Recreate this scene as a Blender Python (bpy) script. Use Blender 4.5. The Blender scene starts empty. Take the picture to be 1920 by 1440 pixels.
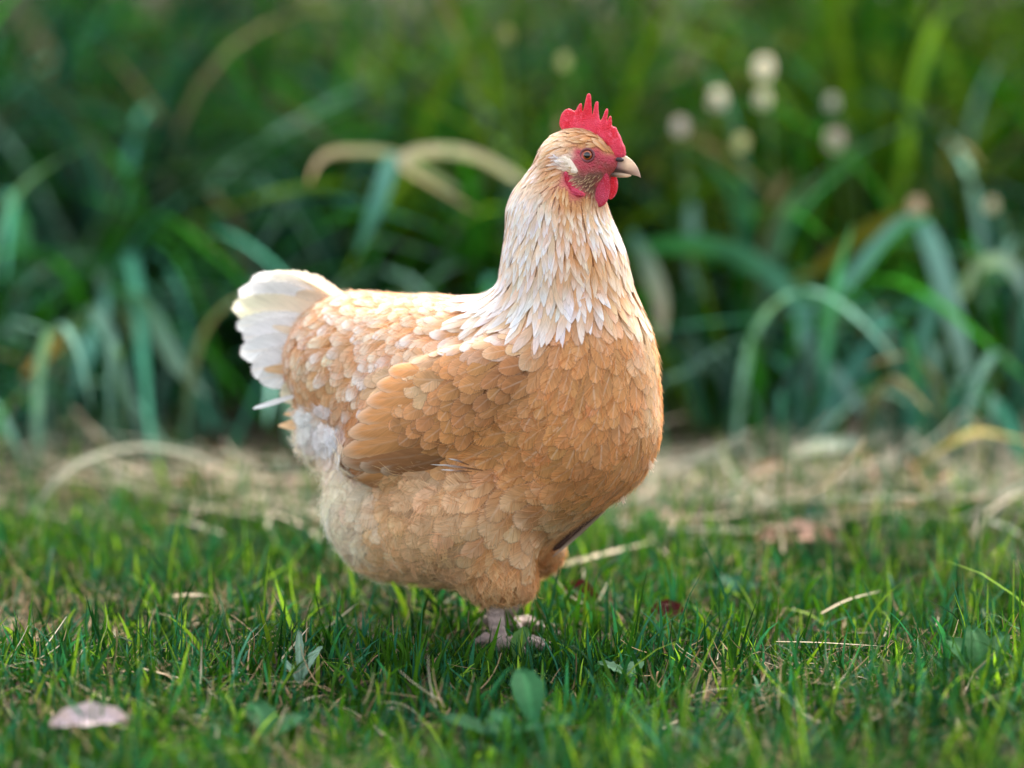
import bpy, math, random
import numpy as np
from mathutils import Vector
from mathutils.kdtree import KDTree

SC = bpy.context.scene
COL = SC.collection
rng = np.random.default_rng(11)
random.seed(11)

# ------------------------------------------------------------------ camera
FPX = 5600.0                      # focal length in pixels of a 1920 wide frame
CAMP = np.array([0.0, -2.4, 0.557])
PITCH = math.radians(8.1)
CF = np.array([0, math.cos(PITCH), -math.sin(PITCH)])
CU = np.array([0, math.sin(PITCH), math.cos(PITCH)])
CR = np.array([1.0, 0, 0])
cam = bpy.data.cameras.new('camera')
camo = bpy.data.objects.new('camera', cam)
COL.objects.link(camo)
camo.location = CAMP
camo.rotation_euler = (math.pi / 2 - PITCH, 0, 0)
cam.sensor_width = 36.0
cam.lens = FPX * 36.0 / 1920.0
cam.clip_start = 0.05
cam.clip_end = 500
cam.dof.use_dof = True
cam.dof.focus_distance = 2.348
cam.dof.aperture_fstop = 2.0
cam.dof.aperture_blades = 0
SC.camera = camo

# ------------------------------------------------------------------ sky, sun, exposure
SUN_EL, SUN_AZ = math.radians(52), math.radians(18)      # azimuth from +Y towards +X
world = bpy.data.worlds.new('World')
SC.world = world
world.use_nodes = True
wn, wl = world.node_tree.nodes, world.node_tree.links
wn.clear()
sky = wn.new('ShaderNodeTexSky')
sky.sky_type = 'NISHITA'
sky.sun_disc = False
sky.sun_elevation = SUN_EL
sky.sun_rotation = SUN_AZ
sky.dust_density = 3.0
hs = wn.new('ShaderNodeHueSaturation')
hs.inputs['Saturation'].default_value = 0.36
bg = wn.new('ShaderNodeBackground')
bg.inputs['Strength'].default_value = 0.15
wo = wn.new('ShaderNodeOutputWorld')
wl.new(sky.outputs[0], hs.inputs['Color'])
wl.new(hs.outputs[0], bg.inputs['Color'])
wl.new(bg.outputs[0], wo.inputs['Surface'])
sd = bpy.data.lights.new('sun', 'SUN')
sd.energy = 1.5
sd.angle = math.radians(20)
sd.color = (1.0, 0.90, 0.74)
so = bpy.data.objects.new('sun', sd)
COL.objects.link(so)
sv = Vector((math.sin(SUN_AZ) * math.cos(SUN_EL), math.cos(SUN_AZ) * math.cos(SUN_EL), math.sin(SUN_EL)))
so.rotation_euler = (-sv).to_track_quat('-Z', 'Y').to_euler()
so.location = (2, 3, 3)
vs_ = SC.view_settings
vs_.view_transform = 'Standard'
vs_.look = 'None'
vs_.exposure = 2.2
vs_.gamma = 1.0
SC.cycles.transparent_max_bounces = 24
SC.cycles.max_bounces = 8
SC.cycles.use_denoising = True


# ------------------------------------------------------------------ helpers
def lin(r, g, b):
    return np.array([((c / 255.0) / 12.92 if c / 255.0 <= 0.04045 else ((c / 255.0 + 0.055) / 1.055) ** 2.4) for c in (r, g, b)])


def ray(px, py):
    px = np.asarray(px, float); py = np.asarray(py, float)
    return CF + CR * ((px - 960) / FPX)[..., None] + CU * ((720 - py) / FPX)[..., None]


def at(px, py, Y):                         # point seen at a pixel, on the vertical plane y = Y
    d = ray(px, py)
    t = (np.asarray(Y, float) - CAMP[1]) / d[..., 1]
    return CAMP + d * t[..., None]


def ground_at(px, py, z=0.0):
    d = ray(px, py)
    t = (z - CAMP[2]) / d[..., 2]
    return CAMP + d * t[..., None]


def unit(v):
    return v / np.maximum(np.linalg.norm(v, axis=-1, keepdims=True), 1e-9)


def mesh_obj(name, v, f, mat, parent=None, org=(0, 0, 0), uv=None, attrs=None, smooth=True):
    """v (N,3) world coordinates, f (M,4) quads (or M,3); one mesh object, its vertices relative to org"""
    v = np.asarray(v, np.float32) - np.asarray(org, np.float32)
    f = np.asarray(f, np.int32)
    k = f.shape[1]
    me = bpy.data.meshes.new(name)
    me.vertices.add(len(v))
    me.vertices.foreach_set('co', v.ravel())
    me.loops.add(f.size)
    me.loops.foreach_set('vertex_index', f.ravel())
    me.polygons.add(len(f))
    me.polygons.foreach_set('loop_start', np.arange(len(f), dtype=np.int32) * k)
    me.update(calc_edges=True)
    me.polygons.foreach_set('use_smooth', np.full(len(f), smooth))
    if uv is not None:
        u = me.uv_layers.new(name='UVMap')
        u.data.foreach_set('uv', np.asarray(uv, np.float32)[f.ravel()].ravel())
    for an, av in (attrs or {}).items():
        a = me.attributes.new(an, 'FLOAT_COLOR', 'POINT')
        av = np.asarray(av, np.float32)
        if av.shape[1] == 3:
            av = np.concatenate([av, np.ones((len(av), 1), np.float32)], 1)
        a.data.foreach_set('color', av.ravel())
    me.materials.append(mat)
    me.update()
    o = bpy.data.objects.new(name, me)
    COL.objects.link(o)
    if parent is not None:
        o.parent = parent
    else:
        o.location = org
    return o


def tag(o, label=None, cat=None, group=None, kind=None):
    if label: o['label'] = label
    if cat: o['category'] = cat
    if group: o['group'] = group
    if kind: o['kind'] = kind
    return o


def empty(name, loc):
    o = bpy.data.objects.new(name, None)
    o.empty_display_size = 0.02
    COL.objects.link(o)
    o.location = loc
    return o


class NT:                                   # a little node-tree writer
    def __init__(s, name):
        s.m = bpy.data.materials.new(name)
        s.m.use_nodes = True
        s.n, s.l = s.m.node_tree.nodes, s.m.node_tree.links
        s.n.clear()
        s.out = s.n.new('ShaderNodeOutputMaterial')

    def put(s, sock, val):
        if isinstance(val, bpy.types.NodeSocket):
            s.l.new(val, sock)
        else:
            if sock.type == 'RGBA' and len(val) == 3: val = (*val, 1)
            sock.default_value = val

    def node(s, t, ins=None, out=0, **kw):
        nd = s.n.new(t)
        for k, v in kw.items(): setattr(nd, k, v)
        for k, v in (ins or {}).items(): s.put(nd.inputs[k], v)
        return nd.outputs[out]

    def math(s, op, a, b=0.0, c=0.0, clamp=False):
        nd = s.n.new('ShaderNodeMath'); nd.operation = op; nd.use_clamp = clamp
        for i, x in enumerate((a, b, c)): s.put(nd.inputs[i], x)
        return nd.outputs[0]

    def mix(s, fac, a, b, mode='MIX'):
        nd = s.n.new('ShaderNodeMix'); nd.data_type = 'RGBA'; nd.blend_type = mode
        s.put(nd.inputs[0], fac); s.put(nd.inputs[6], a); s.put(nd.inputs[7], b)
        return nd.outputs[2]

    def attr(s, name, out=0):
        return s.node('ShaderNodeAttribute', out=out, attribute_name=name)

    def smooth(s, x, a, b):
        nd = s.n.new('ShaderNodeMapRange'); nd.interpolation_type = 'SMOOTHSTEP'
        s.put(nd.inputs[0], x); s.put(nd.inputs[1], a); s.put(nd.inputs[2], b)
        return nd.outputs[0]

    def noise(s, vec, scale, detail=2.0, rough=0.5):
        return s.node('ShaderNodeTexNoise', {'Vector': vec, 'Scale': scale, 'Detail': detail, 'Roughness': rough})

    def bump(s, h, strength, dist):
        return s.node('ShaderNodeBump', {'Height': h, 'Strength': strength, 'Distance': dist})

    def surf(s, sh):
        s.l.new(sh, s.out.inputs['Surface'])
        return s.m


def leafy(name, rough=0.45, transl=0.35, vein=0.25, nscale=60.0, spec=0.4, through=(1.15, 1.25, .6)):
    """blade / leaf material: pigment from the attribute 'col', streaks along the blade, light passing through"""
    t = NT(name)
    c = t.attr('col')
    uv = t.node('ShaderNodeTexCoord', out=2)
    sep = t.n.new('ShaderNodeSeparateXYZ'); t.l.new(uv, sep.inputs[0])
    vec = t.node('ShaderNodeCombineXYZ', {0: t.math('MULTIPLY', sep.outputs[0], 9.0), 1: t.math('MULTIPLY', sep.outputs[1], 0.7), 2: 0.0})
    st = t.noise(vec, 2.0, 2.0)
    pos = t.node('ShaderNodeTexCoord', out=3)
    bl = t.noise(pos, nscale, 3.0)
    f = t.math('ADD', t.math('MULTIPLY', t.math('SUBTRACT', st, 0.5), vein * 2), t.math('MULTIPLY', t.math('SUBTRACT', bl, 0.5), 0.5))
    mul = t.math('ADD', 1.0, f)
    comb = t.node('ShaderNodeCombineColor', {0: mul, 1: mul, 2: mul})
    col = t.mix(1.0, c, comb, 'MULTIPLY')
    p = t.node('ShaderNodeBsdfPrincipled', {'Base Color': col, 'Roughness': rough, 'Specular IOR Level': spec})
    tr = t.node('ShaderNodeBsdfTranslucent', {'Color': t.mix(1.0, col, through, 'MULTIPLY')})
    sh = t.node('ShaderNodeMixShader', {0: transl, 1: p, 2: tr})
    return t.surf(sh)


def m_feather():
    t = NT('feather')
    c = t.attr('col')
    pa = t.n.new('ShaderNodeAttribute'); pa.attribute_name = 'par'
    sp = t.n.new('ShaderNodeSeparateColor'); t.l.new(pa.outputs['Color'], sp.inputs[0])
    rnd, edge, rach, fuzz = sp.outputs[0], sp.outputs[1], sp.outputs[2], pa.outputs['Alpha']
    uv = t.node('ShaderNodeTexCoord', out=2)
    s = t.n.new('ShaderNodeSeparateXYZ'); t.l.new(uv, s.inputs[0])
    u, v = s.outputs[0], s.outputs[1]
    us = t.math('MULTIPLY', t.math('SUBTRACT', u, 0.5), 2.0)
    ux = t.math('ABSOLUTE', us)
    side = t.math('SIGN', us)
    b = t.math('SUBTRACT', v, t.math('MULTIPLY', ux, 0.30))          # barb coordinate
    vec = t.node('ShaderNodeCombineXYZ', {0: t.math('MULTIPLY', b, 58.0), 1: t.math('MULTIPLY', ux, 0.9), 2: t.math('ADD', t.math('MULTIPLY', rnd, 97.0), side)})
    bn = t.noise(vec, 1.0, 3.0, 0.65)
    vec2 = t.node('ShaderNodeCombineXYZ', {0: t.math('MULTIPLY', b, 9.0), 1: t.math('MULTIPLY', ux, 1.2), 2: t.math('ADD', t.math('MULTIPLY', rnd, 41.0), side)})
    bn2 = t.noise(vec2, 1.0, 2.0, 0.5)
    f = t.math('ADD', t.math('MULTIPLY', t.math('SUBTRACT', bn, 0.5), 0.75), t.math('MULTIPLY', t.math('SUBTRACT', bn2, 0.5), 0.55))
    mul = t.math('ADD', 1.0, f)
    comb = t.node('ShaderNodeCombineColor', {0: mul, 1: mul, 2: mul})
    col = t.mix(1.0, c, comb, 'MULTIPLY')
    g = t.math('POWER', t.math('DIVIDE', t.math('SUBTRACT', v, 0.52), 0.48, clamp=True), 2.3)
    e = t.math('SQRT', t.math('ADD', g, t.math('MULTIPLY', t.math('MULTIPLY', ux, ux), t.math('SUBTRACT', 1.0, g))))
    ef = t.math('MULTIPLY', t.smooth(e, 0.62, 0.98), edge)
    col = t.mix(ef, col, (0.80, 0.66, 0.50))
    rw = t.math('SUBTRACT', 1.0, t.smooth(ux, 0.0, 0.13))
    rw = t.math('MULTIPLY', rw, t.math('MULTIPLY', rach, t.math('SUBTRACT', 1.0, t.math('MULTIPLY', v, 0.4))))
    col = t.mix(rw, col, (0.90, 0.78, 0.64))
    bp = t.bump(bn, 0.35, 0.0006)
    p = t.node('ShaderNodeBsdfPrincipled', {'Base Color': col, 'Roughness': 0.62, 'Specular IOR Level': 0.25, 'Normal': bp,
                                            'Sheen Weight': 0.12, 'Sheen Roughness': 0.5})
    tr = t.node('ShaderNodeBsdfTranslucent', {'Color': col})
    sh = t.node('ShaderNodeMixShader', {0: 0.30, 1: p, 2: tr})
    # barbs part at the rim of the vane
    thr = t.math('MULTIPLY', t.smooth(e, t.math('SUBTRACT', 0.98, t.math('MULTIPLY', fuzz, 0.75)), 1.04), 0.95)
    a = t.smooth(t.math('SUBTRACT', t.math('ADD', bn, 0.16), thr), 0.0, 0.30)
    sh = t.node('ShaderNodeMixShader', {0: a, 1: t.node('ShaderNodeBsdfTransparent'), 2: sh})
    return t.surf(sh)


def m_fluff():
    t = NT('down')
    c = t.attr('col')
    p = t.node('ShaderNodeBsdfPrincipled', {'Base Color': c, 'Roughness': 0.7, 'Specular IOR Level': 0.15})
    tr = t.node('ShaderNodeBsdfTranslucent', {'Color': c})
    return t.surf(t.node('ShaderNodeMixShader', {0: 0.5, 1: p, 2: tr}))


def m_skin():
    t = NT('hen_skin')
    c = t.attr('col')
    pos = t.node('ShaderNodeTexCoord', out=3)
    n1 = t.noise(pos, 420.0, 3.0, 0.6)
    vo = t.node('ShaderNodeTexVoronoi', {'Vector': pos, 'Scale': 700.0})
    h = t.math('ADD', n1, t.math('MULTIPLY', vo, 0.6))
    f = t.math('ADD', 0.62, t.math('MULTIPLY', n1, 0.76))
    col = t.mix(1.0, c, t.node('ShaderNodeCombineColor', {0: f, 1: f, 2: f}), 'MULTIPLY')
    p = t.node('ShaderNodeBsdfPrincipled', {'Base Color': col, 'Roughness': 0.5, 'Specular IOR Level': 0.4,
                                            'Normal': t.bump(h, 0.9, 0.0012)})
    return t.surf(p)


def m_comb():
    t = NT('comb_flesh')
    pos = t.node('ShaderNodeTexCoord', out=3)
    n1 = t.noise(pos, 800.0, 2.0, 0.6)
    n2 = t.noise(pos, 90.0, 2.0)
    vo = t.node('ShaderNodeTexVoronoi', {'Vector': pos, 'Scale': 1100.0})
    n3 = t.noise(pos, 260.0, 3.0, 0.6)
    col = t.mix(t.smooth(n2, 0.3, 0.7), (0.70, 0.022, 0.055), (0.85, 0.10, 0.19))
    col = t.mix(t.smooth(n3, 0.52, 0.75), col, (0.90, 0.20, 0.30))
    col = t.mix(t.smooth(n1, 0.48, 0.70), col, (0.86, 0.13, 0.20))
    p = t.node('ShaderNodeBsdfPrincipled', {'Base Color': col, 'Roughness': 0.42, 'Specular IOR Level': 0.35,
                                            'Subsurface Weight': 0.25, 'Subsurface Radius': (1.0, 0.25, 0.15), 'Subsurface Scale': 0.003,
                                            'Normal': t.bump(t.math('ADD', n1, vo), 0.8, 0.0022)})
    tr = t.node('ShaderNodeBsdfTranslucent', {'Color': (0.9, 0.10, 0.06)})
    return t.surf(t.node('ShaderNodeMixShader', {0: 0.28, 1: p, 2: tr}))


def m_plain(name, col, rough=0.5, var=0.25, scale=200.0, bump=0.2, coat=0.0, spec=0.5):
    t = NT(name)
    pos = t.node('ShaderNodeTexCoord', out=3)
    n = t.noise(pos, scale, 3.0)
    f = t.math('ADD', 1.0 - var, t.math('MULTIPLY', n, 2 * var))
    c = t.mix(1.0, tuple(col), t.node('ShaderNodeCombineColor', {0: f, 1: f, 2: f}), 'MULTIPLY')
    ins = {'Base Color': c, 'Roughness': rough, 'Specular IOR Level': spec, 'Coat Weight': coat, 'Coat Roughness': 0.03}
    if bump: ins['Normal'] = t.bump(n, bump, 0.001)
    return t.surf(t.node('ShaderNodeBsdfPrincipled', ins))


def m_vcol(name, rough=0.45, spec=0.4, scale=300.0, var=0.2):
    t = NT(name)
    c = t.attr('col')
    pos = t.node('ShaderNodeTexCoord', out=3)
    n = t.noise(pos, scale, 3.0)
    f = t.math('ADD', 1.0 - var, t.math('MULTIPLY', n, 2 * var))
    col = t.mix(1.0, c, t.node('ShaderNodeCombineColor', {0: f, 1: f, 2: f}), 'MULTIPLY')
    return t.surf(t.node('ShaderNodeBsdfPrincipled', {'Base Color': col, 'Roughness': rough, 'Specular IOR Level': spec, 'Normal': t.bump(n, 0.2, 0.0005)}))


def m_ground():
    t = NT('soil')
    pos = t.node('ShaderNodeTexCoord', out=3)
    n1 = t.noise(pos, 9.0, 5.0, 0.6)
    n2 = t.noise(pos, 90.0, 4.0, 0.65)
    col = t.mix(t.smooth(n1, 0.35, 0.65), (0.030, 0.020, 0.013), (0.075, 0.052, 0.036))
    col = t.mix(t.smooth(n2, 0.55, 0.75), col, (0.12, 0.095, 0.065))
    n3 = t.noise(pos, 1.1, 3.0)
    col = t.mix(t.math('MULTIPLY', t.smooth(n3, 0.45, 0.6), 0.5), col, (0.025, 0.045, 0.012))
    p = t.node('ShaderNodeBsdfPrincipled', {'Base Color': col, 'Roughness': 0.95, 'Specular IOR Level': 0.1, 'Normal': t.bump(t.math('ADD', n1, n2), 0.8, 0.012)})
    return t.surf(p)


FEATHER, FLUFF, SKIN, COMB = m_feather(), m_fluff(), m_skin(), m_comb()
GRASS = leafy('grass_blade', 0.5, 0.35, 0.15, 500.0, 0.05)
STRAP = leafy('strap_leaf', 0.5, 0.20, 0.22, 30.0, 0.0)
BROAD = leafy('broad_leaf', 0.6, 0.25, 0.2, 350.0, 0.04)
STRAW = leafy('dry_straw', 0.75, 0.18, 0.3, 200.0, 0.1, (1, .95, .8))
SOIL = m_ground()

# ------------------------------------------------------------------ ground
gx = np.concatenate([np.linspace(-60, -3, 12), np.linspace(-2.5, 2.5, 80), np.linspace(3, 60, 12)])
gy = np.concatenate([np.linspace(-40, -2.6, 8), np.linspace(-2.4, 4.5, 110), np.linspace(5, 90, 14)])


def gz(x, y):
    return 0.006 * np.sin(x * 9.1 + 1.3) * np.sin(y * 7.7 + .4) + 0.004 * np.sin(x * 23 + y * 17) - 0.004


GX, GY = np.meshgrid(gx, gy, indexing='ij')
near = (np.abs(GX) < 2.6) & (GY > -2.5) & (GY < 4.6)
GZ = np.where(near, gz(GX, GY), -0.004)
gi = np.arange(GX.size).reshape(GX.shape)
gf = np.stack([gi[:-1, :-1], gi[1:, :-1], gi[1:, 1:], gi[:-1, 1:]], -1).reshape(-1, 4)
tag(mesh_obj('ground', np.stack([GX, GY, GZ], -1).reshape(-1, 3), gf, SOIL), kind='structure')

# ================================================================== THE HEN
K = 0.000432                                   # metres per photo pixel at the hen
YAW = math.radians(22)
HF = np.array([math.cos(YAW), -math.sin(YAW), 0.0])      # forward
HL = np.array([math.sin(YAW), math.cos(YAW), 0.0])       # to the far side
HU = np.array([0, 0, 1.0])
HO = at(930, 1000, 0.0) * np.array([1, 1, 0])            # a point of the sagittal plane


def S(px, py, lat=0.0):
    """the point seen at a pixel on the hen's plane of symmetry moved sideways by lat pixels"""
    d = ray(px, py)
    o = HO + HL * lat * K
    t = ((o - CAMP) @ HL) / (d @ HL)
    return CAMP + d * np.asarray(t)[..., None]


PR = []


def ell(px, py, rf, rl, ru, pitch=0.0, lat=0.0, k=30, at_lat=False):
    """ellipsoid, radii in pixels; pitch lifts its front end; lat mirrors it onto both flanks"""
    p = math.radians(pitch)
    ax = np.array([HF * math.cos(p) + HU * math.sin(p), HL, -HF * math.sin(p) + HU * math.cos(p)])
    PR.append(('e', S(px, py, lat), ax, np.array([rf, rl, ru]) * K, k * K))


def mirror_pt(p):
    return p - 2 * ((p - HO) @ HL)[..., None] * HL


def ell2(*a, **kw):
    ell(*a, **kw)
    t, c, ax, r, k = PR[-1]
    PR.append((t, mirror_pt(c), ax, r, k))


def rc(a, b, ra, rb, k=20, both=False):
    A, B = S(*a), S(*b)
    PR.append(('c', A, B, ra * K, rb * K, k * K))
    if both: PR.append(('c', mirror_pt(A), mirror_pt(B), ra * K, rb * K, k * K))


# trunk
ell(845, 775, 250, 175, 200, pitch=6)
ell(770, 690, 240, 125, 132, pitch=0, k=50)              # back
ell(655, 672, 112, 105, 118, pitch=-12, k=50)            # saddle
ell(1084, 752, 145, 165, 175, pitch=8, k=60)             # breast
ell(1104, 822, 110, 140, 112, pitch=20, k=50)            # lower breast
ell(865, 955, 200, 165, 138, pitch=8, k=60)              # belly
ell(722, 950, 100, 125, 125, pitch=20, k=45)             # rear fluff
ell(622, 810, 58, 62, 78, pitch=25, k=40)                # vent
ell(960, 660, 130, 130, 110, pitch=25, k=50)             # shoulder
ell(1045, 900, 105, 125, 82, pitch=40, k=50)
# neck
rc((1076, 640, 0), (1058, 500, 0), 138, 106, k=60)
rc((1058, 500, 0), (1046, 405, 0), 106, 86, k=30)
rc((1046, 405, 0), (1062, 318, 0), 86, 58, k=25)
# head
ell(1086, 294, 66, 41, 50, pitch=-8, k=18)
ell(1098, 330, 48, 35, 38, pitch=10, k=14)
ell(1132, 302, 32, 22, 22, pitch=-8, k=12)
# ear bulge
ell2(1060, 307, 20, 15, 13, pitch=-32, lat=-39, k=3)
# folded wings
ell2(800, 775, 195, 42, 88, pitch=34, lat=-150, k=12)
ell2(925, 700, 90, 34, 60, pitch=25, lat=-135, k=22)
# thighs, shanks and feet
rc((880, 975, -95), (925, 1072, -80), 92, 58, k=40)
rc((925, 1090, -80), (926, 1118, -78), 34, 19, k=12)
rc((945, 1010, -80), (974, 1092, -76), 52, 30, k=24)
rc((1000, 960, 70), (1018, 1030, 66), 62, 40, k=25)
rc((922, 1106, -78), (938, 1214, -78), 18, 13, k=5)
rc((1005, 1040, 66), (975, 1085, 66), 30, 19, k=12)
rc((975, 1085, 66), (940, 1188, 66), 17, 14, k=6)


def foot(p):
    base = np.array([p[0], p[1], 0.010])
    PR.append(('c', p, base + HU * 0.003, 0.0058, 0.0056, 0.003))
    for ang, L in ((0, .052), (34, .044), (-34, .044), (172, .026)):
        a = math.radians(ang)
        d = HF * math.cos(a) + HL * math.sin(a)
        mid = base + d * L * .5 + HU * 0.002
        PR.append(('c', base, mid, 0.0048, 0.0042, 0.002))
        PR.append(('c', mid, base + d * L - HU * 0.005, 0.0042, 0.0028, 0.0015))


foot(S(938, 1212, -78)); foot(S(940, 1188, 66))


def sdf(P):
    P = np.asarray(P)
    out = None
    for pr in PR:
        if pr[0] == 'e':
            _, c, ax, r, k = pr
            q = (P - c) @ ax.T
            k0 = np.sqrt(((q / r) ** 2).sum(-1)); k1 = np.sqrt(((q / (r * r)) ** 2).sum(-1))
            d = k0 * (k0 - 1.0) / np.maximum(k1, 1e-6)
        else:
            _, a, b, ra, rb, k = pr
            ab = b - a
            h = np.clip(((P - a) @ ab) / (ab @ ab), 0, 1)
            d = np.linalg.norm(P - a - h[..., None] * ab, axis=-1) - (ra + (rb - ra) * h)
        if out is None:
            out = d
        else:
            h = np.clip(.5 + .5 * (out - d) / k, 0, 1)
            out = out * (1 - h) + d * h - k * h * (1 - h)
    return out


def grad(P, e=0.0008):
    g = np.zeros(P.shape)
    for s in ((1, -1, -1), (-1, -1, 1), (-1, 1, -1), (1, 1, 1)):
        s = np.array(s, float)
        g += s * sdf(P + s * e)[..., None]
    return unit(g)


def project(P, it=2):
    for _ in range(it):
        n = grad(P)
        P = P - n * sdf(P)[..., None]
    return P, grad(P)


def trace(px, py):
    d = unit(ray(px, py))
    t = np.full(d.shape[:-1], 1.9)
    for _ in range(90):
        t = t + np.clip(sdf(CAMP + d * t[..., None]), -.01, .05) * 0.75
    P = CAMP + d * t[..., None]
    return P, np.abs(sdf(P)) < 0.002


def surface_nets(F, xs, ys, zs):
    nx, ny, nz = F.shape
    ins = F < 0
    acc = np.zeros((nx - 1, ny - 1, nz - 1, 3)); cnt = np.zeros((nx - 1, ny - 1, nz - 1))
    quads = []
    ax_c = (xs, ys, zs)
    for a in range(3):
        sl0 = [slice(None)] * 3; sl1 = [slice(None)] * 3
        sl0[a] = slice(0, -1); sl1[a] = slice(1, None)
        I = np.argwhere(ins[tuple(sl0)] != ins[tuple(sl1)])
        J = I.copy(); J[:, a] += 1
        f0 = F[tuple(I.T)]; f1 = F[tuple(J.T)]
        t = f0 / (f0 - f1)
        p = np.stack([ax_c[q][I[:, q]] for q in range(3)], -1)
        p[:, a] += t * (ax_c[a][J[:, a]] - ax_c[a][I[:, a]])
        b, c = (a + 1) % 3, (a + 2) % 3
        cells = []
        for ob, oc in ((-1, -1), (0, -1), (0, 0), (-1, 0)):
            Cc = I.copy(); Cc[:, b] += ob; Cc[:, c] += oc
            cells.append(Cc)
        ok = np.all([(q >= 0).all(1) & (q[:, 0] < nx - 1) & (q[:, 1] < ny - 1) & (q[:, 2] < nz - 1) for q in cells], 0)
        cells = [q[ok] for q in cells]; p = p[ok]; fl = f0[ok] > 0
        for q in cells:
            np.add.at(acc, tuple(q.T), p); np.add.at(cnt, tuple(q.T), 1)
        lin_ = np.stack([np.ravel_multi_index(tuple(q.T), (nx - 1, ny - 1, nz - 1)) for q in cells], -1)
        lin_[fl] = lin_[fl][:, ::-1]
        quads.append(lin_)
    quads = np.concatenate(quads)
    used, inv = np.unique(quads, return_inverse=True)
    V = acc.reshape(-1, 3)[used] / cnt.reshape(-1)[used][:, None]
    return V, inv.reshape(-1, 4)


# ---- anchors painted over the hen: where on the photo, which way the feathers lie, pigment, size
WHITE = np.array([.86, .835, .83]); CREAM = np.array([.85, .685, .52]); BUFF = np.array([.66, .305, .108])
DBUFF = np.array([.42, .185, .070]); PALE = np.array([.80, .525, .29]); RED = np.array([.42, .03, .055])
LEGC = np.array([.30, .215, .185]); BROWN = np.array([.20, .08, .05])
RIM = np.array([.92, .79, .62])
AN = []


def an(px, py, dx, dy, root, tip, L, W, sp, reg, rach=.3, edge=.25, fuzz=.4, shape=0.0, lift=2.2):
    AN.append((px, py, dx, dy, *root, *tip, L, W, sp, rach, edge, fuzz, shape, lift, reg))


R_HEAD, R_NECK, R_BREAST, R_BACK, R_FLUFF, R_WING, R_SKIN, R_LEG, R_THIGH, R_EAR = range(10)
# head and face
for x, y, dx, dy in ((1085, 256, -1, .25), (1115, 262, -.9, .5), (1140, 280, -.5, -.3)):
    an(x, y, dx, dy, BUFF, PALE * .9, 24, 7, 5, R_HEAD, .1, .1, .5, 1, 1.2)
for x, y, dx, dy in ((1050, 265, -1, .5), (1030, 285, -.8, .7), (1060, 280, -1, .5)):
    an(x, y, dx, dy, PALE, CREAM, 28, 8, 6, R_HEAD, .1, .1, .5, 1, 1.2)
an(1090, 272, -1, .1, BUFF, PALE, 24, 6, 5, R_HEAD, .1, .1, .6, 1, 1.2)
an(1012, 315, -.4, 1, PALE, WHITE, 34, 9, 7, R_HEAD, .1, .1, .4, 1, 1.4)
an(1040, 325, -.1, 1, BUFF, PALE, 28, 8, 6, R_HEAD, .1, .1, .5, 1, 1.4)
for x, y in ((1085, 285), (1101, 291), (1118, 290), (1085, 305), (1110, 308), (1130, 298), (1095, 315), (1125, 312), (1142, 300)):
    an(x, y, -1, .3, RED, RED, 10, 3, 9, R_SKIN)
for x, y in ((1122, 306), (1116, 318), (1134, 310), (1090, 322)):
    an(x, y, -1, .3, RED * .45 + BROWN * .5, RED, 10, 3, 9, R_SKIN)
for x, y in ((1066, 340), (1074, 358), (1090, 366), (1060, 326), (1128, 345)):
    an(x, y, -1, .3, RED * 1.05, RED, 10, 3, 9, R_SKIN)
for x, y in ((1085, 333), (1100, 340), (1112, 332), (1105, 352), (1120, 328)):
    an(x, y, -.8, .55, BROWN, PALE * .75, 16, 2.4, 3.6, R_HEAD, .0, .0, .6, 1, 1.0)
for x, y, c in ((1048, 299, WHITE), (1055, 304, WHITE), (1062, 309, CREAM), (1070, 315, CREAM * .9), (1077, 321, PALE * .9), (1058, 313, CREAM), (1060, 297, CREAM)):
    an(x, y, -1, -.25, c * .9, c, 13, 4.2, 3.2, R_EAR, 0, 0, .8, 1, 1.6)
an(1095, 375, -.2, 1, BUFF * .9, PALE, 26, 8, 6, R_HEAD, .1, .1, .5, 1, 1.2)
an(1055, 365, -.05, 1, BUFF, PALE, 30, 8, 6.5, R_NECK, .1, .1, .5, 1, 1.4)
for x, y in ((1030, 296), (1040, 283), (1036, 316), (1058, 284), (1046, 326)):
    an(x, y, -.8, .5, BUFF, PALE * .95, 26, 7, 5, R_HEAD, .1, .1, .5, 1, 1.2)
for x, y in ((1078, 304), (1086, 314), (1066, 330)):
    an(x, y, -1, .3, RED, RED, 10, 3, 9, R_SKIN)
# neck hackle
an(985, 370, -.25, 1, CREAM, WHITE, 46, 11, 8.5, R_NECK, .15, .1, .4, 1, 1.8)
an(1020, 385, -.05, 1, CREAM, WHITE, 46, 11, 8.5, R_NECK, .15, .1, .4, 1, 1.8)
an(1075, 395, .05, 1, BUFF, CREAM, 42, 10, 7.5, R_NECK, .15, .1, .4, 1, 1.8)
an(1110, 400, .15, 1, PALE, WHITE, 40, 11, 8, R_NECK, .15, .1, .4, 1, 1.8)
an(1130, 430, .25, 1, CREAM, WHITE, 46, 13, 9, R_NECK, .15, .1, .4, 1, 1.8)
an(965, 440, -.25, 1, .5 * (PALE + CREAM), WHITE, 58, 13, 10, R_NECK, .2, .1, .4, 1, 2.2)
an(1020, 455, -.05, 1, .5 * (PALE + CREAM), WHITE, 58, 14, 10.5, R_NECK, .2, .1, .4, 1, 2.2)
an(1070, 465, .02, 1, BUFF, CREAM, 54, 13, 10, R_NECK, .2, .1, .4, 1, 2.2)
an(1115, 470, .12, 1, BUFF, PALE, 50, 13, 10, R_NECK, .2, .1, .4, 1, 2.2)
an(1155, 490, .28, 1, PALE, CREAM, 54, 16, 11, R_NECK, .2, .1, .4, .8, 2.2)
an(945, 525, -.5, 1, .5 * (PALE + CREAM), WHITE, 74, 17, 13, R_NECK, .3, .1, .4, 1, 3.2)
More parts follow.
